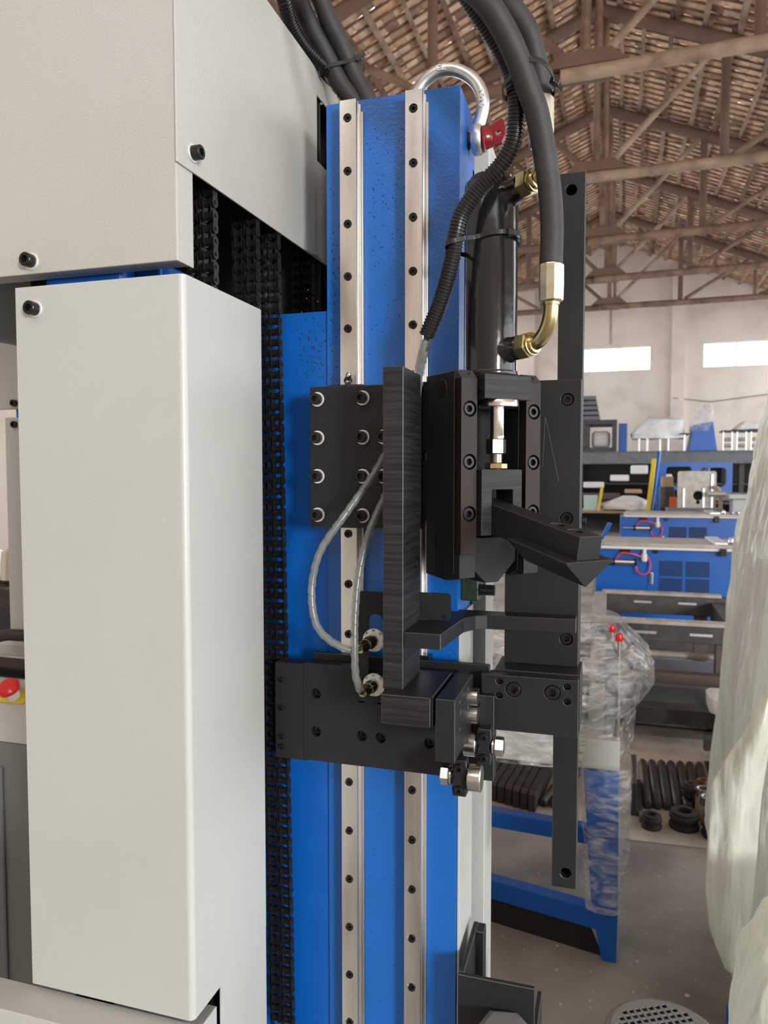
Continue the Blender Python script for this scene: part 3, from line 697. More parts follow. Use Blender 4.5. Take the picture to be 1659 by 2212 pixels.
# V-shaped lower jaw between the side plates
MB().prism([P(.0197, .016, 1.432), P(.0833, .016, 1.432), P(.0833, .016, 1.405), P(.060, .016, 1.383), P(.043, .016, 1.383), P(.0197, .016, 1.405)], PV*.050).build('v_jaw', 'black_void', pu, bevel=.0008)  # void black puts the shade under the clevis into the jaw's colour
# hydraulic ports
PD = V((.83, -.56, .0)).normalized(); CC = P(CX, CV, 0)
for nm, z in (('lower', 1.6280), ('upper', 1.7880)):
    d = (PD+Z3*(.06 if nm == 'lower' else .10)).normalized(); o0 = V((CC.x, CC.y, z))
    po = MB().lathe([(.0165, .022), (.0135, .028), (.0122, .030), (.0122, .041), (.0105, .043)], o0, d, n=28).build('port_boss', 'black_paint', pu)
# fittings and elbow pipes belong to the hoses
def fitting(parent, z, upz):
    d = (PD+Z3*upz).normalized(); o0 = V((CC.x, CC.y, z))
    MB().lathe([(.0115, .0420), (.0136, .0432), (.0136, .0540), (.0115, .0552)], o0, d, n=6, smooth=False, ang=.3).build('hex_nut', 'yellow_zinc', parent)
    MB().lathe([(.0098, .0535), (.0118, .0570), (.0118, .0582), (.0100, .0588), (.0104, .0602), (.0096, .0620), (.0080, .0625)], o0, d, n=28).build('union_collar', 'yellow_zinc', parent)
    return o0+d*.058, d
def hose(name, label, path, r, mat='rubber', rf=None, k=12, n=18):
    t = thing(name, label, 'hose', path[0])
    MB().tube(spline(path, k), r, n=n, rf=rf).build('hose_body', mat, t)
    return t
HA = hose('hydraulic_hose', 'thick black hydraulic hose curving up from the crimped lower cylinder fitting',
   [(-.0565, .7505, 1.7050), (-.0562, .7500, 1.7447), (-.0599, .7450, 1.7873), (-.0687, .7300, 1.8371), (-.0772, .7200, 1.8604), (-.0859, .7100, 1.8829), (-.0975, .7000, 1.9058), (-.1143, .6900, 1.9287), (-.145, .688, 1.957), (-.20, .70, 1.998), (-.28, .74, 2.055), (-.36, .84, 2.09)], .0112)
p, d = fitting(HA, 1.6280, .06)
def elbow(p, q):                                  # quarter bend from the port direction up to a vertical end
    h = V((q.x-p.x, q.y-p.y, 0)); Rr = h.length; Rz = min(Rr*1.25, q.z-p.z-.004)
    return [p+h*math.sin(R(a))+Z3*Rz*(1-math.cos(R(a))) for a in range(0, 91, 9)]+[q]
MB().tube(elbow(p, V((-.0562, .7505, 1.685))), .0075, n=20).build('elbow_pipe', 'yellow_zinc', HA)
fp = [(.0095, 1.6675), (.0118, 1.6690), (.0122, 1.685), (.0120, 1.7030), (.0115, 1.7045), (.0095, 1.7050)]
MB().lathe(fp, (-.0562, .7505, 0), n=10, smooth=False).build('ferrule', 'silver_gold', HA, bevel=.0006)
MB().lathe([(.0086, 1.6650), (.0086, 1.6680)], (-.0562, .7505, 0), n=24).build('ferrule_neck', 'yellow_zinc', HA)
HB = hose('hydraulic_hose', 'second black hydraulic hose running behind the thick one to the upper port',
   [(-.0685, .7620, 1.8650), (-.0695, .7600, 1.8830), (-.0745, .7510, 1.9050), (-.0816, .742, 1.9265), (-.1017, .735, 1.9531), (-.1278, .730, 1.9805), (-.19, .74, 2.025), (-.27, .78, 2.07), (-.35, .88, 2.10)], .0108)
p, d = fitting(HB, 1.7880, .10)
MB().tube(elbow(p, V((-.0685, .7620, 1.840))), .0075, n=20).build('elbow_pipe', 'yellow_zinc', HB)
MB().lathe([(.0095, 1.822), (.0120, 1.8235), (.0124, 1.840), (.0122, 1.868), (.0115, 1.8695), (.0095, 1.870)], (-.0685, .7620, 0), n=10, smooth=False).build('ferrule', 'silver_gold', HB, bevel=.0006)
def corr(r, pit, a=.0011):
    def f(d, th): 
        x = (d/pit) % 1.0
        return r if x < .55 else r-a
    return f
def conduit(label, path, r=.0088, pit=.0034):
    t = thing('corrugated_conduit', label, 'conduit', path[-1])
    base = spline(path, 60); L = sum((base[i+1]-base[i]).length for i in range(len(base)-1)); n = int(L/(pit/5)); out = []; i = 0; acc = 0; seg = (base[1]-base[0]).length
    for k in range(n):
        s = L*k/(n-1)
        while acc+seg < s-1e-9 and i < len(base)-2: acc += seg; i += 1; seg = (base[i+1]-base[i]).length
        out.append(base[i].lerp(base[i+1], max(0, min(1, (s-acc)/seg))))
    MB().tube(out, r, n=20, rf=corr(r, pit)).build('ribbed_tube', 'conduit', t)
    return t
conduit('black corrugated conduit snaking from the hoses across the shackle to the slide',
   [(-.185, .69, 1.985), (-.1508, .690, 1.9599), (-.1354, .700, 1.9467), (-.1197, .710, 1.9248), (-.1045, .720, 1.9025), (-.0952, .730, 1.8850), (-.0899, .735, 1.8630), (-.0899, .740, 1.8436), (-.0939, .745, 1.8221), (-.1066, .750, 1.8044), (-.1275, .755, 1.7874), (-.1463, .758, 1.7652), (-.1533, .760, 1.7433), (-.1576, .765, 1.7241), (-.1654, .770, 1.6990), (-.1753, .775, 1.6739), (-.1885, .780, 1.6474)])
conduit('black corrugated conduit beside the cream cover edge, leftmost of the upper hoses',
   [(-.40, .85, 2.14), (-.3958, .86, 2.1015), (-.3931, .87, 2.0851), (-.3941, .89, 2.0716), (-.3869, .91, 2.0558), (-.3727, .93, 2.0408), (-.352, .962, 2.024), (-.335, .985, 1.99), (-.325, .99, 1.95)], .0092)
hose('hydraulic_hose', 'black hose dropping behind the left guide rail top, next to the conduit', [(-.395, .88, 2.14), (-.3855, .90, 2.1015), (-.3781, .92, 2.0801), (-.3668, .94, 2.0569), (-.3516, .955, 2.0229), (-.3354, .965, 1.9981), (-.322, .968, 1.955)], .0122)
hose('hydraulic_hose', 'black hose dropping behind the column top, right one of the tied pair', [(-.375, .90, 2.145), (-.3635, .92, 2.1096), (-.3531, .93, 2.0814), (-.3432, .95, 2.0584), (-.3303, .965, 2.0282), (-.3144, .972, 1.9976), (-.302, .972, 1.955)], .0118)
# cut wires between the conduit mouth and the wrapped cables
t = thing('cable_pair', 'thin grey cables leaving the conduit mouth behind the upright bar', 'cable', (-.19, .78, 1.63))
for dx in (0, .0045): MB().tube(spline([(-.1845+dx*.3, .778, 1.6560), (-.1885+dx, .780, 1.6474), (-.1925+dx, .782, 1.634), (-.1965+dx*.8, .786, 1.620)], 6), .0026, n=10).build('cable', 'grey_cable', t)
MB().tube(spline([(-.1895, .7805, 1.643), (-.1925, .782, 1.634), (-.2000, .7895, 1.610)], 8), .0046, n=14).build('sleeve', 'wrap_plastic', t)
# cable ties
def tie(label, ring, head, hd):
    t = thing('cable_tie', label, 'cable tie', ring[0])
    sp = spline(ring, 6); up = V((0, 0, 1)); b = MB()
    for i in range(len(sp)-1): b.obox(sp[i], sp[i+1]+(sp[i+1]-sp[i])*.15, .0011, .0048, up)
    b.build('strap', 'nylon', t, bevel=.0003)
    h = V(head); d = V(hd).normalized()
    MB().obox(h-d*.004, h+d*.004, .006, .007, up).build('tie_head', 'nylon', t, bevel=.0008)
    MB().obox(h+d*.004, h+d*.011, .0012, .0046, up).build('tail', 'nylon', t)
    return t
tie('black cable tie holding the thick hoses and conduit together', [(-.1010, .719, 1.8640), (-.0930, .7130, 1.8690), (-.0820, .7065, 1.8755), (-.0700, .7075, 1.8790), (-.0600, .722, 1.8790), (-.0545, .742, 1.8740), (-.0590, .765, 1.872), (-.085, .760, 1.868), (-.1010, .740, 1.864), (-.1010, .719, 1.8640)], (-.0545, .742, 1.8740), (.25, .3, -.15))
tie('black cable tie strapping the conduit to the glossy cylinder', [(-.1640, .765, 1.7330), (-.1620, .752, 1.7335), (-.1540, .748, 1.7350), (-.1430, .7560, 1.7390), (-.1320, .7695, 1.7440), (-.1185, .7700, 1.7470), (-.1050, .7750, 1.7480), (-.0940, .7880, 1.7475), (-.0920, .806, 1.7465), (-.1000, .822, 1.746), (-.1220, .8310, 1.745), (-.146, .820, 1.740), (-.158, .79, 1.735), (-.1640, .765, 1.7330)], (-.1000, .7790, 1.7480), (1, .8, .05))
tie('black cable tie around the pair of hoses behind the left rail', [(-.372, .940, 2.027), (-.362, .932, 2.031), (-.3500, .937, 2.036), (-.336, .945, 2.0415), (-.3240, .9540, 2.047), (-.3220, .972, 2.046), (-.345, .985, 2.035), (-.367, .968, 2.027), (-.372, .940, 2.027)], (-.3240, .9530, 2.0475), (.6, .12, .40))

# ---- bow shackle with red screw pin
SY = .896; sh = thing('bow_shackle', 'galvanised bow shackle with red screw pin on the column top corner', 'shackle', (-.19, SY, 1.88))
PZ = 1.897
bow = [(-.2290, PZ+.012), (-.2310, PZ+.028), (-.2335, PZ+.046), (-.2300, 1.9610), (-.2180, 1.9755), (-.2010, 1.9835), (-.1830, 1.9820), (-.1660, 1.9725), (-.1540, 1.9590), (-.1485, 1.9420), (-.1500, PZ+.030), (-.1545, PZ+.014), (-.1548, PZ+.006)]
path = spline([(x, SY, z) for x, z in bow], 8); nn = len(path)
MB().tube(path, .0072, n=20, rf=lambda d, th: .0076).build('bow', 'galvanised', sh)
for x in (-.1548, -.2290):
    MB().lathe([(.0098, -.0052), (.0160, -.0060), (.0178, -.0030), (.0178, .0030), (.0160, .0060), (.0098, .0052)], (x, SY, PZ), X3, n=36, close=True).build('eye', 'galvanised', sh)
pn = MB().lathe([(.0090, -.0760), (.0092, -.074), (.0092, .006)], (-.1548, SY, PZ), X3, n=28).build('pin', 'red_paint', sh)
MB().lathe([(.0125, .0064), (.0148, .0072), (.0148, .0092), (.0122, .0104), (.0105, .0165), (.0075, .019)], (-.1548, SY, PZ), X3, n=30).build('pin_collar', 'red_paint', pn)
wing = [(.0120, -.0105), (.0215, -.0125), (.0300, -.0105), (.0340, -.004), (.0345, .005), (.0320, .0150), (.0290, .0170), (.0225, .0150), (.0160, .0112), (.0120, .0105)]
MB().plate(wing, [circ(.0260, .0005, .0035, 16)], .007, (-.1548, SY-.0035, PZ), V((.98, 0, .10)), Z3, Y3).build('pin_wing', 'red_paint', pn, bevel=.0008)
def text_mesh(body, size, ext, mat):
    cu = bpy.data.curves.new('t', 'FONT'); cu.body = body; cu.size = size; cu.extrude = ext; cu.align_x = 'CENTER'; cu.align_y = 'CENTER'; cu.bevel_depth = size*.02; cu.offset = size*.01
    ob = bpy.data.objects.new('t', cu); C.objects.link(ob); dg = bpy.context.evaluated_depsgraph_get()
    me = bpy.data.meshes.new_from_object(ob.evaluated_get(dg)); bpy.data.objects.remove(ob); bpy.data.curves.remove(cu)
    me.materials.clear(); me.materials.append(MAT[mat]); return me
def on_bow(txt, size, x, z, ang, name):
    m = M.Translation(V((x, SY-.0074, z))) @ M.Rotation(ang, 4, 'Y') @ M.Rotation(R(90), 4, 'X')
    inst(name, text_mesh(txt, size, .0007, 'galvanised'), m, sh)
on_bow('CE', .0095, -.1985, 1.9830, R(2), 'raised_ce_mark')
for i, ch in enumerate('1616'): on_bow(ch, .0085, (-.1497, -.1489, -.1488, -.1490)[i], 1.9500-i*.0056, R(88), 'raised_numeral')

# ---- green limit block behind the press unit and bottom channel bracket
gb2 = thing('valve_block', 'small dark green block with two black socket screws beside the column', 'block', (-.15, .90, 1.34))
bx('body', 'dark_green', gb2, -.1655, -.1445, .862, .90, 1.350, 1.400, .0015)
for z, y in ((1.363, .868), (1.378, .888)): inst('cap_screw', M8, orient((-.1445, y, z), X3), gb2); MB().cyl((-.1360, y, z), (-.126, y, z), .0064, n=24).build('screw_head', 'black_bolt', gb2)
br = thing('channel_bracket', 'black welded channel bracket at the foot of the column', 'bracket', (-.12, .85, .8))
bx('front_plate', 'black_oxide', br, -.1545, -.0690, .800, .806, .70, .9345, .0008)
MB().prism([(-.1545, .806, .70), (-.1545, .806, .9345), (-.1545, .905, .9345), (-.1545, .905, .70)], (.006, 0, 0)).build('side_plate', 'black_oxide', br, bevel=.0008)
bx('rear_gusset', 'black_oxide', br, -.1485, -.139, .885, .905, .70, .9340, .0008)
bx('right_plate', 'black_oxide', br, -.0750, -.0690, .806, .905, .70, .86, .0008)
MB().lathe([(.022, 0), (.030, .002), (.030, .030), (.022, .034)], (-.098, .775, .872), Z3, n=6, smooth=False, ang=.2).build('hex_bolt', 'grey_motor', br)

# ================================================================== THINGS STANDING AROUND THE HALL
from mathutils import noise as _n
def loft(levels, n=72, amp=.01, fs=3., zs=3., seed=0., pw=4., cap=True, fine=.35):
    """closed skin through levels (z, x0, x1, y0, y1), creased like wrapped film"""
    b = MB(); vs = []; fs_ = []
    for (z, x0, x1, y0, y1) in levels:
        cx, cy_, hx, hy = (x0+x1)/2, (y0+y1)/2, (x1-x0)/2, (y1-y0)/2
        for i in range(n):
            t = 2*math.pi*i/n; c, s = math.cos(t), math.sin(t)
            k = (abs(c)**pw+abs(s)**pw)**(-1/pw)
            x, y = cx+hx*c*k, cy_+hy*s*k
            d = _n.noise(V((x*fs*3+seed, y*fs*3, z*zs)))*amp+_n.noise(V((x*fs*9+seed, y*fs*9, z*zs*4)))*amp*fine
            vs.append((x+c*d, y+s*d, z+_n.noise(V((x*4+seed, y*4, z*5+9)))*amp*.3))
    L = len(levels)
    b.add(vs, [(j*n+i, j*n+(i+1) % n, (j+1)*n+(i+1) % n, (j+1)*n+i) for j in range(L-1) for i in range(n)], True)
    if cap: b.add(vs, [list(range((L-1)*n, L*n))])
    return b
def levels(keys, step):
    out = []
    for a, c in zip(keys[:-1], keys[1:]):
        m = max(1, int(abs(c[0]-a[0])/step))
        for i in range(m): f = i/m; out.append(tuple(p+(q-p)*f for p, q in zip(a, c)))
    return out+[keys[-1]]

# ---- film-wrapped blue stand right behind the column
ws = thing('wrapped_stand', 'blue machine stand wrapped in clear stretch film behind the guide bar', 'machine stand', (-.2, 2.4, 0))
MB().prism([(-.060, 2.31, .594), (.044, 2.31, .594), (.048, 2.31, .16), (.045, 2.31, 0), (.003, 2.31, 0), (-.030, 2.31, .16)], (0, .05, 0)).build('leg', 'blue_smooth', ws, bevel=.003)
MB().prism([(-.95, 2.55, .594), (-.85, 2.55, .594), (-.87, 2.55, 0), (-.92, 2.55, 0)], (0, .05, 0)).build('leg', 'blue_smooth', ws, bevel=.003)
MB().prism([(-.060, 2.95, .594), (.044, 2.95, .594), (.045, 2.95, 0), (.003, 2.95, 0)], (0, .05, 0)).build('leg', 'blue_smooth', ws, bevel=.003)
MB().obox((.0, 2.335, .125), (-.90, 2.53, .125), .05, .062).build('lower_rail', 'blue_smooth', ws, bevel=.003)
MB().obox((-.03, 2.42, .345), (-.90, 2.50, .345), .05, .052).build('upper_rail', 'blue_smooth', ws, bevel=.003)
MB().cyl((.03, 2.55, .27), (-.9, 2.62, .27), .014, n=16).build('shaft', 'black_bolt', ws)
MB().prism([(.005, 2.335, 0), (-.035, 2.335, .095), (-.88, 2.53, .095), (-.90, 2.53, 0)], (0, .004, 0)).build('black_panel', 'black_void', ws)  # upright black panel below the lower rail
bx('cream_panel', 'cream_smooth', ws, -.95, .046, 2.315, 2.95, .598, .690, .003)
for k, (x0, x1, z0, z1, mt) in enumerate(((-.9, -.05, .72, .75, 'mill_scale'), (-.9, -.06, .78, .80, 'machined'), (-.9, -.05, .83, .88, 'mill_scale'), (-.8, -.10, .91, .93, 'machined'))):
    bx('slide_bar', mt, ws, x0, x1, 2.40, 2.80, z0, z1, .003)
bx('end_post', 'rack_grey', ws, .0, .035, 2.36, 2.42, .62, .95, .002)
for p in ((.018, 2.42, 1.015), (.040, 2.36, 1.000)):
    MB().cyl((p[0], p[1], .69), (p[0], p[1], p[2]-.01), .006, n=12).build('knob_stem', 'bright_steel', ws)
    MB().lathe([(.009, -.012), (.011, -.010), (.0135, 0), (.010, .010), (.002, .0135)], p, Z3, n=18).build('red_knob', 'red_plastic', ws)
lv = levels([(.60, -1.0, .080, 2.285, 2.98), (.735, -1.0, .090, 2.275, 2.98), (.80, -1.0, .130, 2.27, 2.99), (.835, -1.0, .148, 2.27, 2.99), (.906, -1.0, .146, 2.28, 2.98), (.945, -.98, .100, 2.30, 2.95), (.985, -.95, .060, 2.33, 2.9), (1.015, -.7, .045, 2.36, 2.8), (1.034, -.25, .034, 2.38, 2.55)], .02)
loft(lv, 110, .018, 2.2, 6., 3.).build('film_top', 'plastic_clear', ws)
lv = levels([(.165, -.045, .056, 2.285, 2.40), (.33, -.055, .070, 2.28, 2.42), (.54, -.068, .080, 2.275, 2.44), (.62, -.070, .084, 2.27, 2.46)], .015)
loft(lv, 64, .012, 5, 7., 8., cap=False).build('film_leg', 'plastic_clear', ws)

# ---- loose parts laid out on the pale slab
def spot(name, label, cat, loc, group): return thing(name, label, cat, loc, group)
BL = ['leftmost pointed black bar of the row on the floor', 'second pointed black bar from the left in the floor row', 'third pointed black bar from the left in the floor row', 'middle pointed black bar of the row on the floor', 'fifth pointed black bar from the left in the floor row', 'sixth pointed black bar from the left in the floor row', 'rightmost pointed black bar of the row, behind the sprockets']
bar_m = MB().lathe([(.012, 0), (.019, .004), (.0205, .012), (.0205, .515), (.012, .545), (.004, .556)], (0, 0, 0), Y3, n=20).mesh('bar', 'mill_scale')
for i, l in enumerate(BL):
    t = thing('pointed_bar', l, 'steel bar', (.190+.0425*i, 3.45, .0205), 'pointed black bars in a row')
    inst('bar', bar_m, M.Translation(V((.190+.0425*i, 3.44+.006*i, .0207))) @ M.Rotation(R(-1.2*i*.3), 4, 'Z'), t)
for i in range(2):
    o = MB().lathe([(.014, 0), (.0185, .004), (.0185, .5), (.012, .506)], (-.262+.048*i, 3.33, .0186), V((.22, 1, 0)), n=20).build('round_rod', 'mill_scale')
    tag(o, ['left of the two black rods on the floor beside the gear racks', 'right of the two black rods, half hidden by the guide bar'][i], 'rod', 'two black rods on the floor')
RL = ['leftmost black gear rack of the bundle', 'second black gear rack from the left in the bundle', 'third black gear rack from the left in the bundle', 'fourth black gear rack from the left in the bundle', 'fifth black gear rack from the left in the bundle', 'sixth black gear rack from the left in the bundle', 'rightmost black gear rack of the bundle, next to the rods']
rk = MB()
pts = [(0, 0), (.45, 0), (.45, .078)]
for k in range(22): y = .45-.02*k; pts += [(y-.003, .090), (y-.010, .090), (y-.014, .078)]
pts = pts[:-1]+[(.0, .078)]
rk.prism([(0, y, z) for y, z in pts], (.030, 0, 0))
rk = rk.mesh('gear_rack', 'mill_scale')
for i, l in enumerate(RL):
    o = inst('gear_rack', rk, M.Translation(V((-.535+.036*i, 3.34-.012*i+(.03 if i == 0 else 0), .0))) @ M.Rotation(R(-6), 4, 'Z')); tag(o, l, 'gear rack', 'black gear racks on the floor')
# stacked rubber / steel rings
def ring(p, ro, ri, h, label, n=2):
    t = thing('flanged_ring', label, 'ring', p, 'black flanged rings on the floor')
    z = 0
    for k in range(n):
        hh = h/n*.92
        MB().lathe([(ri, 0), (ro*.92, 0), (ro, hh*.2), (ro, hh*.55), (ro*.86, hh*.65), (ro*.90, hh*.95), (ro*.84, hh), (ri, hh)], (p[0], p[1], z), n=40, close=True).build('ring_body', 'rubber', t); z += h/n
    for k in range(4):
        a = k*math.pi/2+.6; MB().cyl((p[0]+math.cos(a)*(ri+ro*.84)/2, p[1]+math.sin(a)*(ri+ro*.84)/2, h*.955), (p[0]+math.cos(a)*(ri+ro*.84)/2, p[1]+math.sin(a)*(ri+ro*.84)/2, h*.972), ro*.05, n=10).build('screw', 'black_bolt', t)
ring((.198, 3.27, 0), .042, .019, .062, 'smallest black flanged ring on the floor, nearest the wrapped stand')
ring((.330, 3.31, 0), .061, .030, .078, 'middle black flanged ring on the floor, in front of the bearings')
ring((.452, 3.26, 0), .060, .031, .078, 'black flanged ring half hidden by the hanging plastic sheet', 2)
def gear(p, r, z, teeth, mat, label, hub=True):
    t = thing('sprocket', label, 'sprocket', p, 'sprockets on the floor')
    pts = []
    for i in range(teeth):
        a = 2*math.pi*i/teeth; w_ = 2*math.pi/teeth
        for f, rr in ((-.5, .80), (-.22, .82), (-.10, 1.), (.10, 1.), (.22, .82)): pts.append((r*rr*math.cos(a+f*w_), r*rr*math.sin(a+f*w_)))
    for k in range(2): MB().plate(pts, [circ(0, 0, r*.42, 20)], .014, (p[0], p[1], z+k*.030), X3, Y3, Z3).build('toothed_disc', mat, t)
    MB().lathe([(r*.42, .0), (r*.62, .0), (r*.62, .060), (r*.42, .060)], (p[0], p[1], z), n=24, close=True).build('hub', mat, t)
gear((.372, 3.52, 0), .040, .055, 11, 'mill_scale', 'dark grey sprocket stacked upright beside the pointed bars')
gear((.435, 3.60, 0), .040, .045, 11, 'rust', 'rusty orange sprocket behind the grey sprocket')
for (x, y) in ((.372, 3.52), (.435, 3.60)):
    o = MB().lathe([(.024, 0), (.024, .044), (.020, .045)], (x, y, 0), n=20).build('spacer_sleeve', 'mill_scale'); tag(o, 'black sleeve under the %s sprocket' % ('grey' if x < .4 else 'rusty'), 'sleeve', 'sleeves under the sprockets')
def bearing(p, r, h, label, body):
    t = thing('bearing_sleeve', label, 'bearing', p, 'bearings on the floor')
    if body: MB().lathe([(r*.96, 0), (r, .003), (r, h*.72), (r*.96, h*.72)], (p[0], p[1], 0), n=32).build('paper_wrap', body, t)
    z0 = h*.72 if body else 0
    MB().lathe([(r*.55, z0), (r*1.0, z0), (r*1.0, h), (r*.82, h), (r*.80, h-.004), (r*.70, h-.004), (r*.68, h), (r*.55, h)], (p[0], p[1], 0), n=36, close=True).build('bearing_ring', 'bright_steel', t)
bearing((.437, 3.365, 0), .040, .125, 'tall brown-paper bearing sleeve with a bright steel ring on top', 'kraft')
bearing((.425, 3.46, 0), .036, .12, 'second brown-paper bearing sleeve, partly behind the first one', 'kraft')
bearing((.500, 3.50, 0), .036, .12, 'bright bearing sleeve by the edge of the plastic sheet', 'kraft')
bearing((.355, 3.42, 0), .025, .030, 'small loose steel bearing behind the middle ring', None)
o = MB().lathe([(.035, 0), (.037, .004), (.037, .014), (.034, .017)], (.515, 3.62, 0), n=28).build('plastic_cap', 'white_paint'); tag(o, 'round white plastic cap among the bearings', 'cap')
t = thing('angle_block', 'black L-shaped angle block standing left of the pointed bars', 'block', (.13, 3.5, 0))
MB().prism([(.115, 3.36, 0), (.165, 3.36, 0), (.165, 3.36, .025), (.140, 3.36, .025), (.140, 3.36, .145), (.115, 3.36, .145)], (.01, .36, 0)).build('angle_body', 'mill_scale', t, bevel=.002)
o = MB().box(.150, .200, 3.30, 3.345, .0, .035).build('small_block', 'rack_grey', None, bevel=.003); tag(o, 'small grey steel block lying by the angle block foot', 'block')

# ---- unpainted welded machine bed
bd = thing('welded_bed', 'long unpainted welded steel machine bed with two ticked top rails', 'machine bed', (.35, 5.0, 0))
for (y, x0, x1, h, nm) in ((5.6, -.06, .82, .15, 'far_beam'), (4.52, -.09, .95, .115, 'near_beam')):
    bm_ = bx('beam', 'mill_scale', bd, x0, x1, y, y+.10, .648-h, .630, .004)
    bx('top_rail', 'machined', bm_, x0+.03, x1-.05, y-.006, y+.085, .631, .652, .002)
    k = 0
    x = x0+.08
    while x < x1-.1: MB().cyl((x, y+.04, .6525), (x, y+.04, .654), .008, n=10).build('rail_screw', 'white_paint', bm_); x += .11
    for x in (x0+.25, x0+.55):
        MB().box(x, x+.12, y-.002, y, .575, .590).build('chalk_mark', 'galvanised', bm_)
bx('end_plate', 'machined', bd, -.085, .0, 4.625, 5.598, .50, .645, .004)
bx('cross_member', 'mill_scale', bd, .70, .80, 4.625, 5.598, .44, .60, .004)
o = MB().lathe([(.03, 0), (.045, .01), (.045, .05), (.03, .06)], (.82, 5.63, .58), X3, n=20).build('end_stop', 'rust', bd)
for (x, y) in ((.60, 4.53), (.02, 4.53), (.60, 5.62), (.02, 5.62)):
    bx('leg', 'primer', bd, x, x+.085, y, y+.08, .0, .532 if y < 5 else .497, .003)
bx('brace_channel', 'primer', bd, .10, .95, 4.42, 4.50, .315, .375, .003)
for (z, y, mt) in ((.52, 4.9, 'machined'), (.425, 4.8, 'machined')): MB().cyl((-.0, y, z-.03), (.72, y, z-.03), .022, n=14).build('tie_rod', mt, bd)
bx('bottom_beam', 'mill_scale', bd, -.05, .72, 4.28, 4.40, .13, .215, .003)
bx('floor_plate', 'rack_grey', bd, -.05, .95, 4.60, 5.3, .012, .25, .004)
t = thing('dark_post_stand', 'black post stand under a white wrapped bundle beside the bed', 'stand', (.56, 3.9, 0))
bx('post', 'mill_scale', t, .535, .565, 3.92, 3.95, .012, .325, .002); bx('side_box', 'mill_scale', t, .566, .80, 3.90, 4.15, .05, .325, .004); bx('foot', 'mill_scale', t, .50, .70, 3.88, 4.10, 0, .011, .002)
bx('bracket', 'mill_scale', t, .475, .534, 3.91, 3.96, .13, .21, .002)
o = loft(levels([(.326, .495, .80, 3.86, 4.1), (.35, .488, .81, 3.85, 4.11), (.40, .490, .81, 3.85, 4.10), (.412, .52, .78, 3.88, 4.06)], .015), 48, .008, 4, 8).build('white_bundle', 'white_film'); tag(o, 'white wrapped bundle lying on the black post stand', 'bundle')
o = loft(levels([(.012, .52, .80, 3.66, 3.86), (.10, .50, .80, 3.67, 3.85), (.18, .53, .78, 3.70, 3.82), (.21, .56, .74, 3.72, 3.80)], .015), 56, .03, 4, 9, fine=.6).build('clear_bag', 'plastic_clear'); tag(o, 'crumpled clear plastic bag on the floor behind the sprockets', 'plastic bag')

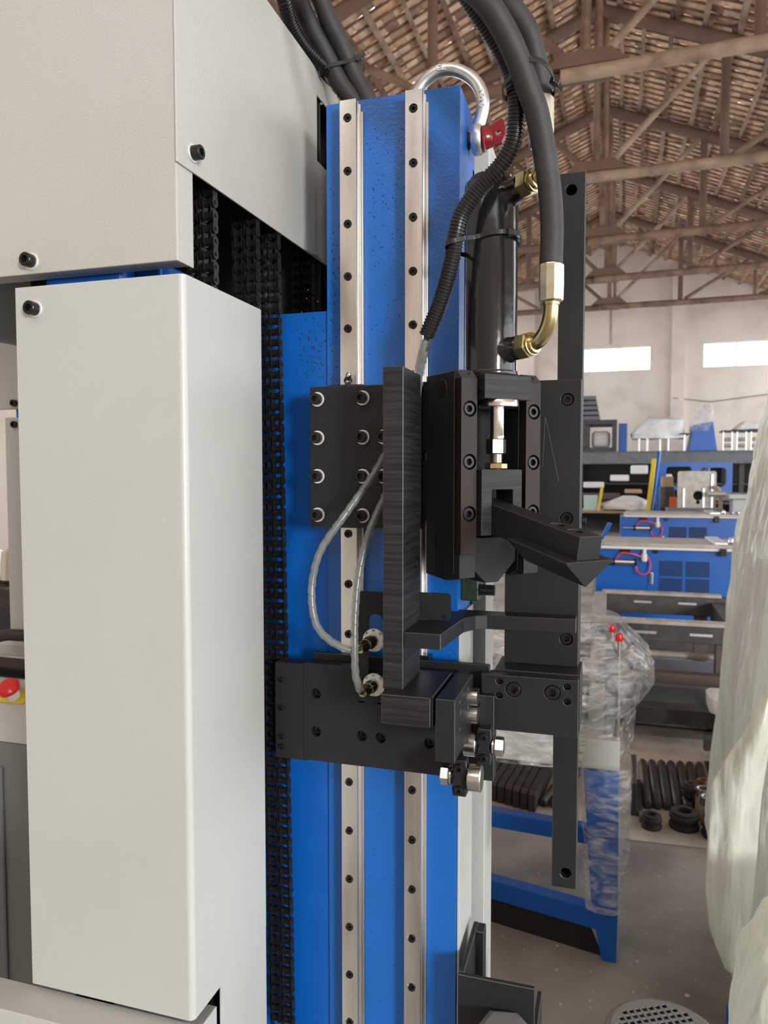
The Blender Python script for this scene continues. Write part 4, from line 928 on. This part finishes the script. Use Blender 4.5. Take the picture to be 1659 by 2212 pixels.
# ---- the two blue machines with pale tables
def blue_machine(label, x0, x1, y, zt, s, right_cream):
    t = thing('blue_machine', label, 'machine', ((x0+x1)/2, y, 0), 'blue machines with pale tables')
    bx('body', 'blue_smooth', t, x0, x1, y, y+.55*s, .12, zt-.055, .006)
    bx('plinth', 'mill_scale', t, x0+.03, x1-.03, y+.03, y+.5*s, 0, .119, .002)
    bx('table_top', 'machined', t, x0+.06*s, x1+.06, y-.03, y+.6*s, zt-.03, zt, .003)
    bx('table_frame', 'white_paint', t, x0+.04*s, x1+.07, y-.04, y+.62*s, zt-.053, zt-.031, .003)
    gx = x0+.51*s; gw = .40*s; gz = zt-.42*s; gh = .28*s
    d = MB(); d.box(gx-.09*s, gx+gw+.10*s, y-.006, y-.0005, gz-.10*s, gz+gh+.05*s); d = d.build('door', 'blue_smooth', t, bevel=.002)
    for i in range(2):
        for j in range(2):
            ax, az = gx+i*gw*.52, gz+j*gh*.52; w_, h_ = gw*.46, gh*.46
            bx('vent_recess', 'black_void', d, ax, ax+w_, y-.0072, y-.0062, az, az+h_, 0)
            g = MB()
            for k in range(14): g.box(ax+w_*k/13-.0015, ax+w_*k/13+.0015, y-.0095, y-.0074, az, az+h_)
            for k in range(9): g.box(ax, ax+w_, y-.0095, y-.0074, az+h_*k/8-.0015, az+h_*k/8+.0015)
            g.build('vent_mesh', 'blue_smooth', d)
    MB().box(gx-.075*s, gx-.045*s, y-.02, y-.0062, gz+gh*.25, gz+gh*.62).build('handle', 'bright_steel', d, bevel=.008)
    cx, cz = x0+.17*s, zt-.165*s
    a = MB().cyl((cx-.03, y-.04, cz), (cx+.14*s, y-.04, cz), .025*s, n=18).build('air_cylinder', 'bright_steel', t)
    for q in (-.035, .14*s): MB().cyl((cx+q, y-.04, cz), (cx+q+.02, y-.04, cz), .031*s, n=18).build('end_cap', 'black_bolt', a)
    MB().cyl((cx-.15*s, y-.04, cz), (cx-.03, y-.04, cz), .008*s, n=10).build('rod', 'bright_steel', a)
    MB().tube(spline([(cx, y-.05, cz+.03*s), (cx+.04*s, y-.06, cz+.08*s), (cx+.14*s, y-.06, cz+.07*s), (cx+.19*s, y-.05, cz+.05*s)], 6), .007*s, n=8).build('air_tube', 'red_tube', t)
    MB().tube(spline([(cx+.15*s, y-.05, cz), (cx+.17*s, y-.06, cz-.08*s), (cx+.24*s, y-.06, cz-.09*s), (cx+.27*s, y-.05, cz-.02*s), (cx+.25*s, y-.03, cz+.05*s)], 6), .006*s, n=8).build('air_tube', 'red_tube', t)
    MB().lathe([(.02*s, 0), (.026*s, .01), (.026*s, .06*s), (.016*s, .065*s), (.016*s, .11*s)], (cx+.22*s, y-.03, cz+.01*s), Z3, n=16).build('regulator', 'white_paint', t)
    MB().box(cx+.03*s, cx+.11*s, y-.03, y-.0005, cz+.08*s, cz+.12*s).build('valve', 'black_bolt', t, bevel=.003)
    MB().cyl((cx+.31*s, y-.02, cz+.10*s), (cx+.31*s, y-.0005, cz+.10*s), .022*s, n=16).build('knob', 'black_bolt', t)
    MB().box(x0+.97*s, x0+1.02*s, y-.07, y-.041, zt-.09*s, zt-.03).build('clamp', 'black_bolt', t, bevel=.004)
    bx('cross_slide', 'galvanised', t, x0+.93*s, x0+1.03*s, y-.035, y+.6*s, zt+.0005, zt+.02*s, .003)
    for (px_, h_) in ((1.08, .05), (1.16, .035), (1.22, .04)):
        MB().lathe([(.02, 0), (.028, .01), (.018, h_*.7), (.022, h_)], (x0+px_*s, y+.12, zt+.0005), Z3, n=14).build('fixture', 'bright_steel', t)
    if right_cream: bx('side_cabinet', 'cream_smooth', t, x1+.002, x1+.30, y+.02, y+.5*s, .1, zt-.06, .006)
    return t
blue_machine('nearer blue machine with pale table, vent grilles and red air tubes', -.09, 1.22, 6.6, .92, 1.0, False)
blue_machine('farther blue machine with pale table, in front of the grey cast plate', .18, 1.82, 11.0, .95, 1.25, True)
t = thing('push_handle', 'blue tilted lever standing left of the farther blue machine', 'lever', (-.05, 9.5, 0))
MB().obox((-.12, 9.5, .57), (.03, 9.5, .90), .05, .05, Y3).build('arm', 'blue_smooth', t, bevel=.006); MB().cyl((-.14, 9.5, 0), (-.12, 9.5, .56), .03, n=12).build('post', 'machined', t)
MB().lathe([(.02, 0), (.06, .01), (.06, .04), (.02, .05)], (-.15, 9.47, .56), Z3, n=16).build('foot_joint', 'black_bolt', t)

# ---- middle distance: cast plate, blue arch, boxes, bars
t = thing('cast_plate', 'grey machined cast plate with a keyhole bore standing on edge', 'cast plate', (1.5, 12.6, 0))
kh = circ(1.36, 1.16, .075, 20)
MB().plate([(1.06, .965), (1.62, .965), (1.62, 1.52), (1.60, 1.545), (1.08, 1.545), (1.06, 1.52)], [kh, circ(1.36, 1.055, .03, 12)], .10, (0, 12.6, 0), X3, Z3, Y3).build('plate', 'machined', t)
for x in (1.13, 1.42, 1.54): bx('rib', 'galvanised', t, x, x+.035, 12.57, 12.599, .97, 1.28 if x < 1.5 else 1.5, .003)
bx('bore_back', 'black_void', t, 1.2, 1.5, 12.701, 12.71, 1.0, 1.3, 0)
bx('table_stand', 'rack_grey', t, .9, 1.7, 12.3, 12.9, 0, .963, .004)
t = thing('blue_arch_frame', 'blue cast arch frame with rounded windows under the storage rack', 'machine frame', (1.5, 15, 0))
def rrect(x0, x1, z0, z1, r): 
    o = []
    for cx, cz, a0 in ((x1-r, z1-r, 0), (x0+r, z1-r, 90), (x0+r, z0+r, 180), (x1-r, z0+r, 270)):
        for k in range(5): a = R(a0+k*22.5); o.append((cx+r*math.cos(a), cz+r*math.sin(a)))
    return o
MB().plate([(.88, .60), (1.05, .60), (1.05, 1.20), (1.80, 1.20), (1.85, 1.16), (2.20, 1.16), (2.20, 1.72), (.88, 1.72)], [rrect(1.64, 2.10, 1.26, 1.62, .08), rrect(1.05, 1.5, 1.28, 1.64, .06)], .18, (0, 15, 0), X3, Z3, Y3).build('arch', 'blue_smooth', t)
MB().cyl((1.75, 15.3, .3), (1.75, 15.3, 1.66), .10, n=20).build('column_tube', 'rack_grey', t); bx('pedestal', 'rack_grey', t, .85, 2.2, 15.0, 15.6, 0, .598, .004)
def simple(name, label, cat, mat, x0, x1, y0, y1, z0, z1, group=None, bevel=.01):
    o = bx(name, mat, None, x0, x1, y0, y1, z0, z1, bevel, 3); tag(o, label, cat, group); return o
t = thing('tool_cabinet', 'dark cabinet with an orange door left of the cast plate', 'cabinet', (1.0, 13.2, 0))
bx('body', 'mill_scale', t, .84, 1.06, 13.2, 13.6, 0, 1.28, .01); bx('orange_door', 'orange', t, .98, 1.09, 13.15, 13.198, .80, 1.12, .005); bx('carton_top', 'kraft', t, .86, 1.04, 13.25, 13.5, 1.281, 1.46, .01)
o = MB().obox((.56, 13.0, .0), (.77, 13.9, 1.76), .07, .05).build('yellow_beam', 'yellow', None, bevel=.004); tag(o, 'yellow painted bar leaning against the storage rack', 'bar')
o = MB().obox((.62, 13.4, .0), (.86, 14.0, 1.90), .05, .05).build('blue_beam', 'blue_smooth', None, bevel=.004); tag(o, 'thin blue bar leaning right behind the yellow bar', 'bar')
o = MB().obox((-.16, 13.84, .842), (-.10, 13.84, 1.28), .05, .03, Y3).build('yellow_handle', 'yellow', None, bevel=.004); tag(o, 'short yellow handle standing on the cluttered bench', 'handle')
t = thing('work_bench', 'low bench with boxes at the far left of the hall view', 'bench', (.1, 14, 0))
bx('bench_top', 'kraft', t, -1.2, .75, 13.8, 14.8, .80, .84, .005)
for x in (-1.15, .65):
    for y in (13.85, 14.7): bx('leg', 'mill_scale', t, x, x+.06, y, y+.06, 0, .799, .003)
simple('aqua_carton', 'pale aqua carton on the bench, leftmost thing beside the guide bar', 'carton', 'aqua_card', -.42, -.18, 13.9, 14.2, .841, 1.11)
o = loft(levels([(.866, -.1, .70, 13.9, 14.5), (.95, -.12, .72, 13.88, 14.5), (1.03, .10, .66, 13.9, 14.4), (1.10, .25, .50, 14, 14.3)], .03), 60, .06, 1.2, 3).build('wrapped_heap', 'white_film'); tag(o, 'heap wrapped in white film lying on the bench', 'wrapped goods')
t = thing('cream_press_head', 'cream bracket head at the right end behind the blue machines', 'machine head', (1.85, 12, 0))
bx('head', 'cream_smooth', t, 1.72, 2.12, 12.0, 12.4, 1.13, 1.19, .01); bx('neck', 'cream_smooth', t, 1.78, 1.96, 12.05, 12.35, .0, 1.128, .01); MB().cyl((1.45, 12.2, 1.2), (1.70, 12.2, 1.20), .04, n=14).build('spindle', 'machined', t)
o = MB().tube(spline([(1.66, 12.4, .97), (1.65, 12.4, 1.15), (1.62, 12.42, 1.28), (1.55, 12.45, 1.30)], 5), .028, n=10).build('tan_hose', 'kraft'); tag(o, 'tan flexible hose bending down beside the cast plate', 'hose')
# things half seen under the rack
for k, (x0, x1, y, z0, z1, mt, lab) in enumerate((
    (-.6, -.1, 19.5, 1.15, 1.30, 'white_film', 'pale wrapped roll on the dark shelf, left end'),
    (.05, .5, 19.6, 1.32, 1.48, 'white_film', 'pale wrapped roll on the dark shelf above the yellow handle'),
    (.55, .95, 19.7, 1.50, 1.72, 'white_paint', 'white panel leaning in the dark shelf behind the yellow bar'),
    (-.7, .3, 19.4, .85, 1.02, 'primer', 'brown steel stock lying low on the dark shelf'),
    (.4, .8, 19.3, 1.02, 1.12, 'kraft', 'tan carton low on the dark shelf'),
    (1.1, 1.5, 19.5, 1.25, 1.50, 'white_film', 'white wrapped box seen through the blue arch window'),
    (2.4, 3.2, 19.4, .85, 1.05, 'rack_grey', 'grey pipe bundle at the dark right end of the shelf'))):
    simple('shelf_stock', lab, 'stock', mt, x0, x1, y, y+.5, z0, z1, 'stock on the dark lower shelf', .03)
t = thing('storage_rack', 'long grey steel storage rack along the back wall, loaded on top', 'storage rack', (1, 22, 0))
bx('front_beam', 'rack_grey', t, -3.2, 5.6, 21.9, 22.0, 1.80, 2.12, .004)
for z0 in (1.795, 2.121): bx('beam_flange', 'rack_grey', t, -3.2, 5.6, 21.86, 22.04, z0-.012 if z0 < 2 else z0, z0+.002 if z0 < 2 else z0+.014, .002)
bx('deck', 'rack_grey', t, -3.2, 5.6, 22.041, 25.6, 2.06, 2.118, .004)
for x in (-3.1, -.9, 1.3, 3.4, 5.4):
    bx('post', 'mill_scale', t, x, x+.12, 22.05, 22.17, 0, 2.058, .003); bx('post', 'mill_scale', t, x, x+.12, 25.4, 25.52, 0, 2.058, .003)
bx('dark_backing', 'wall_dark', t, -3.2, 5.6, 25.53, 25.57, 0, 2.058, 0)  # dark sheet added for the darkness under the rack
for z in (.78, 1.2): bx('lower_shelf', 'mill_scale', t, -3.0, 5.5, 19.2 if z < 1 else 22.2, 25.3, z, z+.05, .003)
for x in (-2.9, -.8, 1.4, 3.5, 5.3): bx('shelf_leg', 'mill_scale', t, x, x+.08, 19.25, 19.33, 0, .779, .003)
# on top of the rack
t = thing('channel_stack', 'stack of long grey steel channels on the rack, far left', 'steel channels', (-.6, 22.6, 2.13))
for k in range(5):
    z = 3.06+k*.145; MB().prism([(-1.9, 22.3, z), (-.25-.03*k, 22.3, z), (-.25-.03*k, 22.3, z+.11), (-1.9, 22.3, z+.11)], (0, 2.2, 0)).build('channel', 'rack_grey', t, bevel=.01)
t = thing('hollow_box_frame', 'hollow square dark steel box frame standing on the rack', 'steel frame', (-.2, 22.4, 2.136))
fr = [(-.95, .22, 2.137, 2.26), (-.95, .22, 2.92, 3.05), (-.95, -.55, 2.261, 2.919), (.09, .22, 2.261, 2.919)]
for a in fr: bx('wall', 'mill_scale', t, a[0], a[1], 22.2, 23.6, a[2], a[3], .01)
simple('grey_part', 'rounded grey part lying inside the hollow box frame', 'machine part', 'white_film', -.48, .04, 22.5, 23.2, 2.262, 2.75, None, .12)
simple('blue_upright', 'narrow blue upright beside the hollow box frame', 'machine part', 'blue_smooth', .27, .50, 22.4, 22.8, 2.137, 2.95)
t = thing('wrapped_table', 'long table wrapped in white film on thin legs, on the rack', 'wrapped machine', (1.5, 22.5, 2.137))
for x in (.80, 1.02, 1.36, 1.58, 2.0): bx('leg', 'galvanised', t, x, x+.05, 22.3, 22.35, 2.137, 2.60, .003)
bx('table', 'mill_scale', t, .75, 2.15, 22.25, 22.9, 2.60, 2.64, .004)
loft(levels([(2.50, .62, 2.05, 22.2, 23.0), (2.66, .60, 2.05, 22.2, 23.0), (2.85, .78, 2.04, 22.22, 22.98), (3.03, .98, 2.02, 22.25, 22.95), (3.12, 1.05, 1.45, 22.4, 22.8)], .04), 64, .07, .9, 3).build('film', 'white_film', t)
t = thing('wrapped_blue_machine', 'blue pedestal machine with a film-wrapped head, tallest thing on the rack', 'wrapped machine', (2.5, 22.4, 2.137))
MB().prism([(2.12, 22.2, 2.137), (2.86, 22.2, 2.137), (2.74, 22.2, 2.95), (2.24, 22.2, 2.85)], (0, .7, 0)).build('pedestal', 'blue_smooth', t, bevel=.02)
loft(levels([(2.70, 2.16, 2.80, 22.15, 22.95), (3.0, 2.22, 2.78, 22.18, 22.9), (3.25, 2.36, 2.76, 22.2, 22.8), (3.46, 2.60, 2.72, 22.3, 22.5)], .04), 56, .08, 1.2, 3).build('film', 'plastic_clear', t)
for k, x in enumerate((3.0, 3.35, 3.7, 4.05, 4.4)):
    t = thing('roller_stand', ['first roller stand right of the wrapped blue machine on the rack', 'second roller stand from the wrapped blue machine', 'third roller stand from the wrapped blue machine', 'fourth roller stand, by the plastic sheet edge', 'rightmost roller stand on the rack'][k], 'stand', (x, 22.4, 2.137), 'roller stands on the rack')
    for q in (0, .22): bx('upright', 'galvanised', t, x+q, x+q+.035, 22.3, 22.34, 2.137, 2.66, .003)
    bx('rail', 'mill_scale', t, x-.02, x+.28, 22.28, 22.9, 2.661, 2.70, .003)
    for z in (2.28, 2.45): MB().cyl((x+.036, 22.33, z), (x+.219, 22.33, z), .05, n=12).build('roller', 'machined', t)
o = loft(levels([(2.725, 3.28, 4.5, 22.3, 22.9), (2.85, 3.40, 4.45, 22.32, 22.88), (2.95, 3.52, 4.4, 22.4, 22.8)], .03), 56, .06, 1.2, 3).build('wrapped_parcel', 'white_film'); tag(o, 'white film-wrapped parcel lying across the roller stands', 'wrapped goods')

# ---- plastic sheeting at the right edge
t = thing('sheeted_machine', 'machine shrouded in pale translucent plastic sheeting at the right edge', 'sheeted machine', (.8, 2.2, 0))
S = [(.02, .33, 1.25, 1.96, 2.7), (.30, .29, 1.25, 1.94, 2.7), (.42, .262, 1.25, 1.87, 2.7), (.57, .262, 1.25, 1.87, 2.7), (.68, .265, 1.25, 1.86, 2.7), (.80, .275, 1.24, 1.86, 2.7), (.97, .293, 1.23, 1.86, 2.68), (1.14, .308, 1.22, 1.87, 2.66), (1.25, .316, 1.22, 1.87, 2.65), (1.36, .327, 1.21, 1.88, 2.64), (1.44, .340, 1.20, 1.88, 2.62), (1.57, .356, 1.18, 1.89, 2.6), (1.75, .385, 1.16, 1.90, 2.58), (2.1, .45, 1.1, 1.95, 2.5)]
S = [(z, x0+(.050 if z < .5 else .066 if z < .9 else .060), x1, y0, y1) for z, x0, x1, y0, y1 in S]
loft(levels(S, .012), 320, .020, 5.5, 1.6, 1.5, pw=5, fine=.55).build('sheet', 'plastic_sheet', t)
bx('machine_body', 'grey_paint', t, .56, 1.06, 2.06, 2.45, .0, 1.55, .02)
b = MB(); vs = []; NU, NV = 26, 90
FX = .017
Lb = [(1.0, .325, .345), (.90, .285, .343), (.84, .252, .338), (.77, .222, .33), (.67, .218, .325), (.53, .212, .318), (.45, .222, .312), (.40, .240, .308), (.345, .262, .285)]
for j in range(NV+1):
    f = j/NV*(len(Lb)-1); i = min(int(f), len(Lb)-2); f -= i; z, a, c = [p+(q-p)*f for p, q in zip(Lb[i], Lb[i+1])]; a += FX; c += FX
    for k in range(NU+1):
        u_ = k/NU; x = a+(c-a)*u_
        vs.append((x, 1.84+.02*math.sin(u_*3.0)*-1+_n.noise(V((x*14, z*3, 2)))*.03+_n.noise(V((x*40, z*9, 5)))*.008, z))
b.add(vs, [(j*(NU+1)+k, j*(NU+1)+k+1, (j+1)*(NU+1)+k+1, (j+1)*(NU+1)+k) for j in range(NV) for k in range(NU)], True)
o = b.build('loose_flap', 'plastic_sheet', t); sm = o.modifiers.new('t', 'SOLIDIFY'); sm.thickness = .0006
t = thing('sheeted_bundle', 'low bundle under white plastic in the bottom right corner', 'sheeted bundle', (.6, 1.6, 0))
S = [(.02, .235, .9, 1.42, 1.74), (.36, .250, .9, 1.44, 1.74), (.45, .268, .88, 1.45, 1.74), (.55, .290, .86, 1.46, 1.73), (.62, .32, .82, 1.48, 1.71), (.66, .38, .76, 1.52, 1.68)]
loft(levels(S, .012), 220, .020, 5, 3.0, 7.7, pw=4, fine=.6).build('sheet', 'plastic_sheet', t)
o = bx('blue_speckled_sack', 'blue_smooth', None, .275, .345, 1.77, 1.81, .0, .30, .02, 3); tag(o, 'blue sack corner peeping out between the plastic sheets', 'sack')

# ---- motor with perforated fan cover
t = thing('pump_motor', 'grey pump motor with a perforated round fan cover at the bottom edge', 'motor', (.106, 1.293, 0))
mc = V((.106, 1.293, 0)); hs = []
ca_, sa_ = math.cos(R(28)), math.sin(R(28))
for i in range(-6, 7):
    for j in range(-6, 7):
        x, y = i*.0128, j*.0128
        if math.hypot(x, y) > .076 or math.hypot(x, y) < .017: continue
        hs.append([(mc.x+(x+p)*ca_-(y+q_)*sa_, mc.y+(x+p)*sa_+(y+q_)*ca_) for p, q_ in ((-.0043, -.0043), (.0043, -.0043), (.0043, .0043), (-.0043, .0043))])
MB().plate(circ(mc.x, mc.y, .088, 48), hs, .002, (0, 0, .548), X3, Y3, Z3).build('perforated_disc', 'grey_motor', t)
MB().lathe([(.0879, .5495), (.093, .5485), (.098, .544), (.100, .536), (.100, .47), (.0985, .47), (.0985, .536), (.096, .5425), (.092, .547), (.0879, .548)], mc, n=64, close=True).build('fan_cover', 'grey_motor', t)
MB().lathe([(.02, .50), (.070, .505), (.075, .515), (.02, .52)], mc, n=24).build('fan', 'black_void', t)
MB().lathe([(.09, .30), (.095, .31), (.095, .468), (.09, .48)], mc, n=48).build('stator', 'grey_motor', t)
for k in range(24):
    a = 2*math.pi*k/24; MB().obox(mc+V((math.cos(a)*.094, math.sin(a)*.094, .39)), mc+V((math.cos(a)*.112, math.sin(a)*.112, .39)), .004, .15).build('cooling_fin', 'grey_motor', t)
bx('tank', 'grey_paint', t, -.05, .215, 1.12, 1.43, 0, .299, .01)

# ---- second machine glimpsed at the far left
t = thing('rear_machine', 'second cream machine with grey cabinet glimpsed behind the left edge', 'machine', (-.95, 1.3, 0))
bx('upper_panel', 'cream_paint', t, -1.35, -.74, 1.20, 1.204, 1.628, 1.815, .002); bx('hood', 'grey_paint', t, -1.35, -.74, 1.16, 1.5, 1.817, 1.95, .002)
bx('blue_frame', 'blue_smooth', t, -1.13, -.74, 1.206, 1.40, .45, 1.80, .002); bx('lower_panel', 'cream_smooth', t, -1.150, -.74, 1.198, 1.2045, 1.165, 1.612, .002)
for z in (1.640, 1.598): inst('panel_screw', M8, orient((-1.125, 1.20, z), NF), t)
bx('console_back', 'cream_smooth', t, -1.4, -.82, 1.17, 1.197, 1.02, 1.165, .002)
MB().prism([(-1.4, 1.168, 1.145), (-1.4, 1.04, 1.062), (-1.4, 1.03, 1.030), (-1.4, 1.168, 1.030)], (.55, 0, 0)).build('console', 'cream_smooth', t, bevel=.002)
nrm = V((0, -.083, .128)).normalized(); 
MB().prism([V((-1.3, 1.158, 1.1388))+nrm*.001, V((-1.012, 1.158, 1.1388))+nrm*.001, V((-1.035, 1.120, 1.1142))+nrm*.001, V((-1.3, 1.120, 1.1142))+nrm*.001], nrm*.003).build('display', 'screen_black', t)
es = V((-1.035, 1.085, 1.0915))
MB().prism([es+V((-.03, -.012, -.0078))+nrm*.0008, es+V((.028, -.012, -.0078))+nrm*.0008, es+V((.036, .014, .009))+nrm*.0008, es+V((-.024, .014, .009))+nrm*.0008], nrm*.0015).build('stop_plate', 'yellow', t)
MB().lathe([(.012, 0), (.012, .018)], es, nrm, n=24).build('stop_collar', 'white_paint', t)
MB().lathe([(.013, .018), (.019, .021), (.020, .028), (.017, .033), (.008, .034)], es, nrm, n=28).build('emergency_stop', 'red_plastic', t)
MB().lathe([(.008, 0), (.008, .012), (.006, .024)], V((-.985, 1.145, 1.130)), nrm, n=16).build('key_switch', 'chrome', t)
bx('cabinet', 'grey_motor', t, -1.4, -.85, 1.035, 1.16, .40, 1.028, .003); bx('cabinet_door', 'grey_motor', t, -1.39, -1.015, 1.028, 1.0345, .47, .985, .003)
MB().tube(spline([(-1.16, 1.13, 1.168), (-1.11, 1.13, 1.19), (-1.05, 1.13, 1.196), (-.95, 1.14, 1.19)], 6), .011, n=12).build('cable', 'rubber', t)
for k, (x, z, w_, mt, l) in enumerate(((-2.75, 1.0, .3, 'bright_steel', 'bright steel parts heaped far left beyond the rear machine'), (-4.2, .6, .35, 'kraft', 'brown carton far left beyond the rear machine'))):
    t = thing('far_left_stock', l, 'stock', (x, 2.6, 0)); bx('stand', 'mill_scale', t, x-.6, x+w_, 2.6, 3.2, 0, z-.002, .005)
    for q in range(4): MB().lathe([(.05, 0), (.07, .02), (.06, .14), (.03, .16)], (x-.3+q*.15, 2.75, z), Z3, n=16).build('part', mt, t)
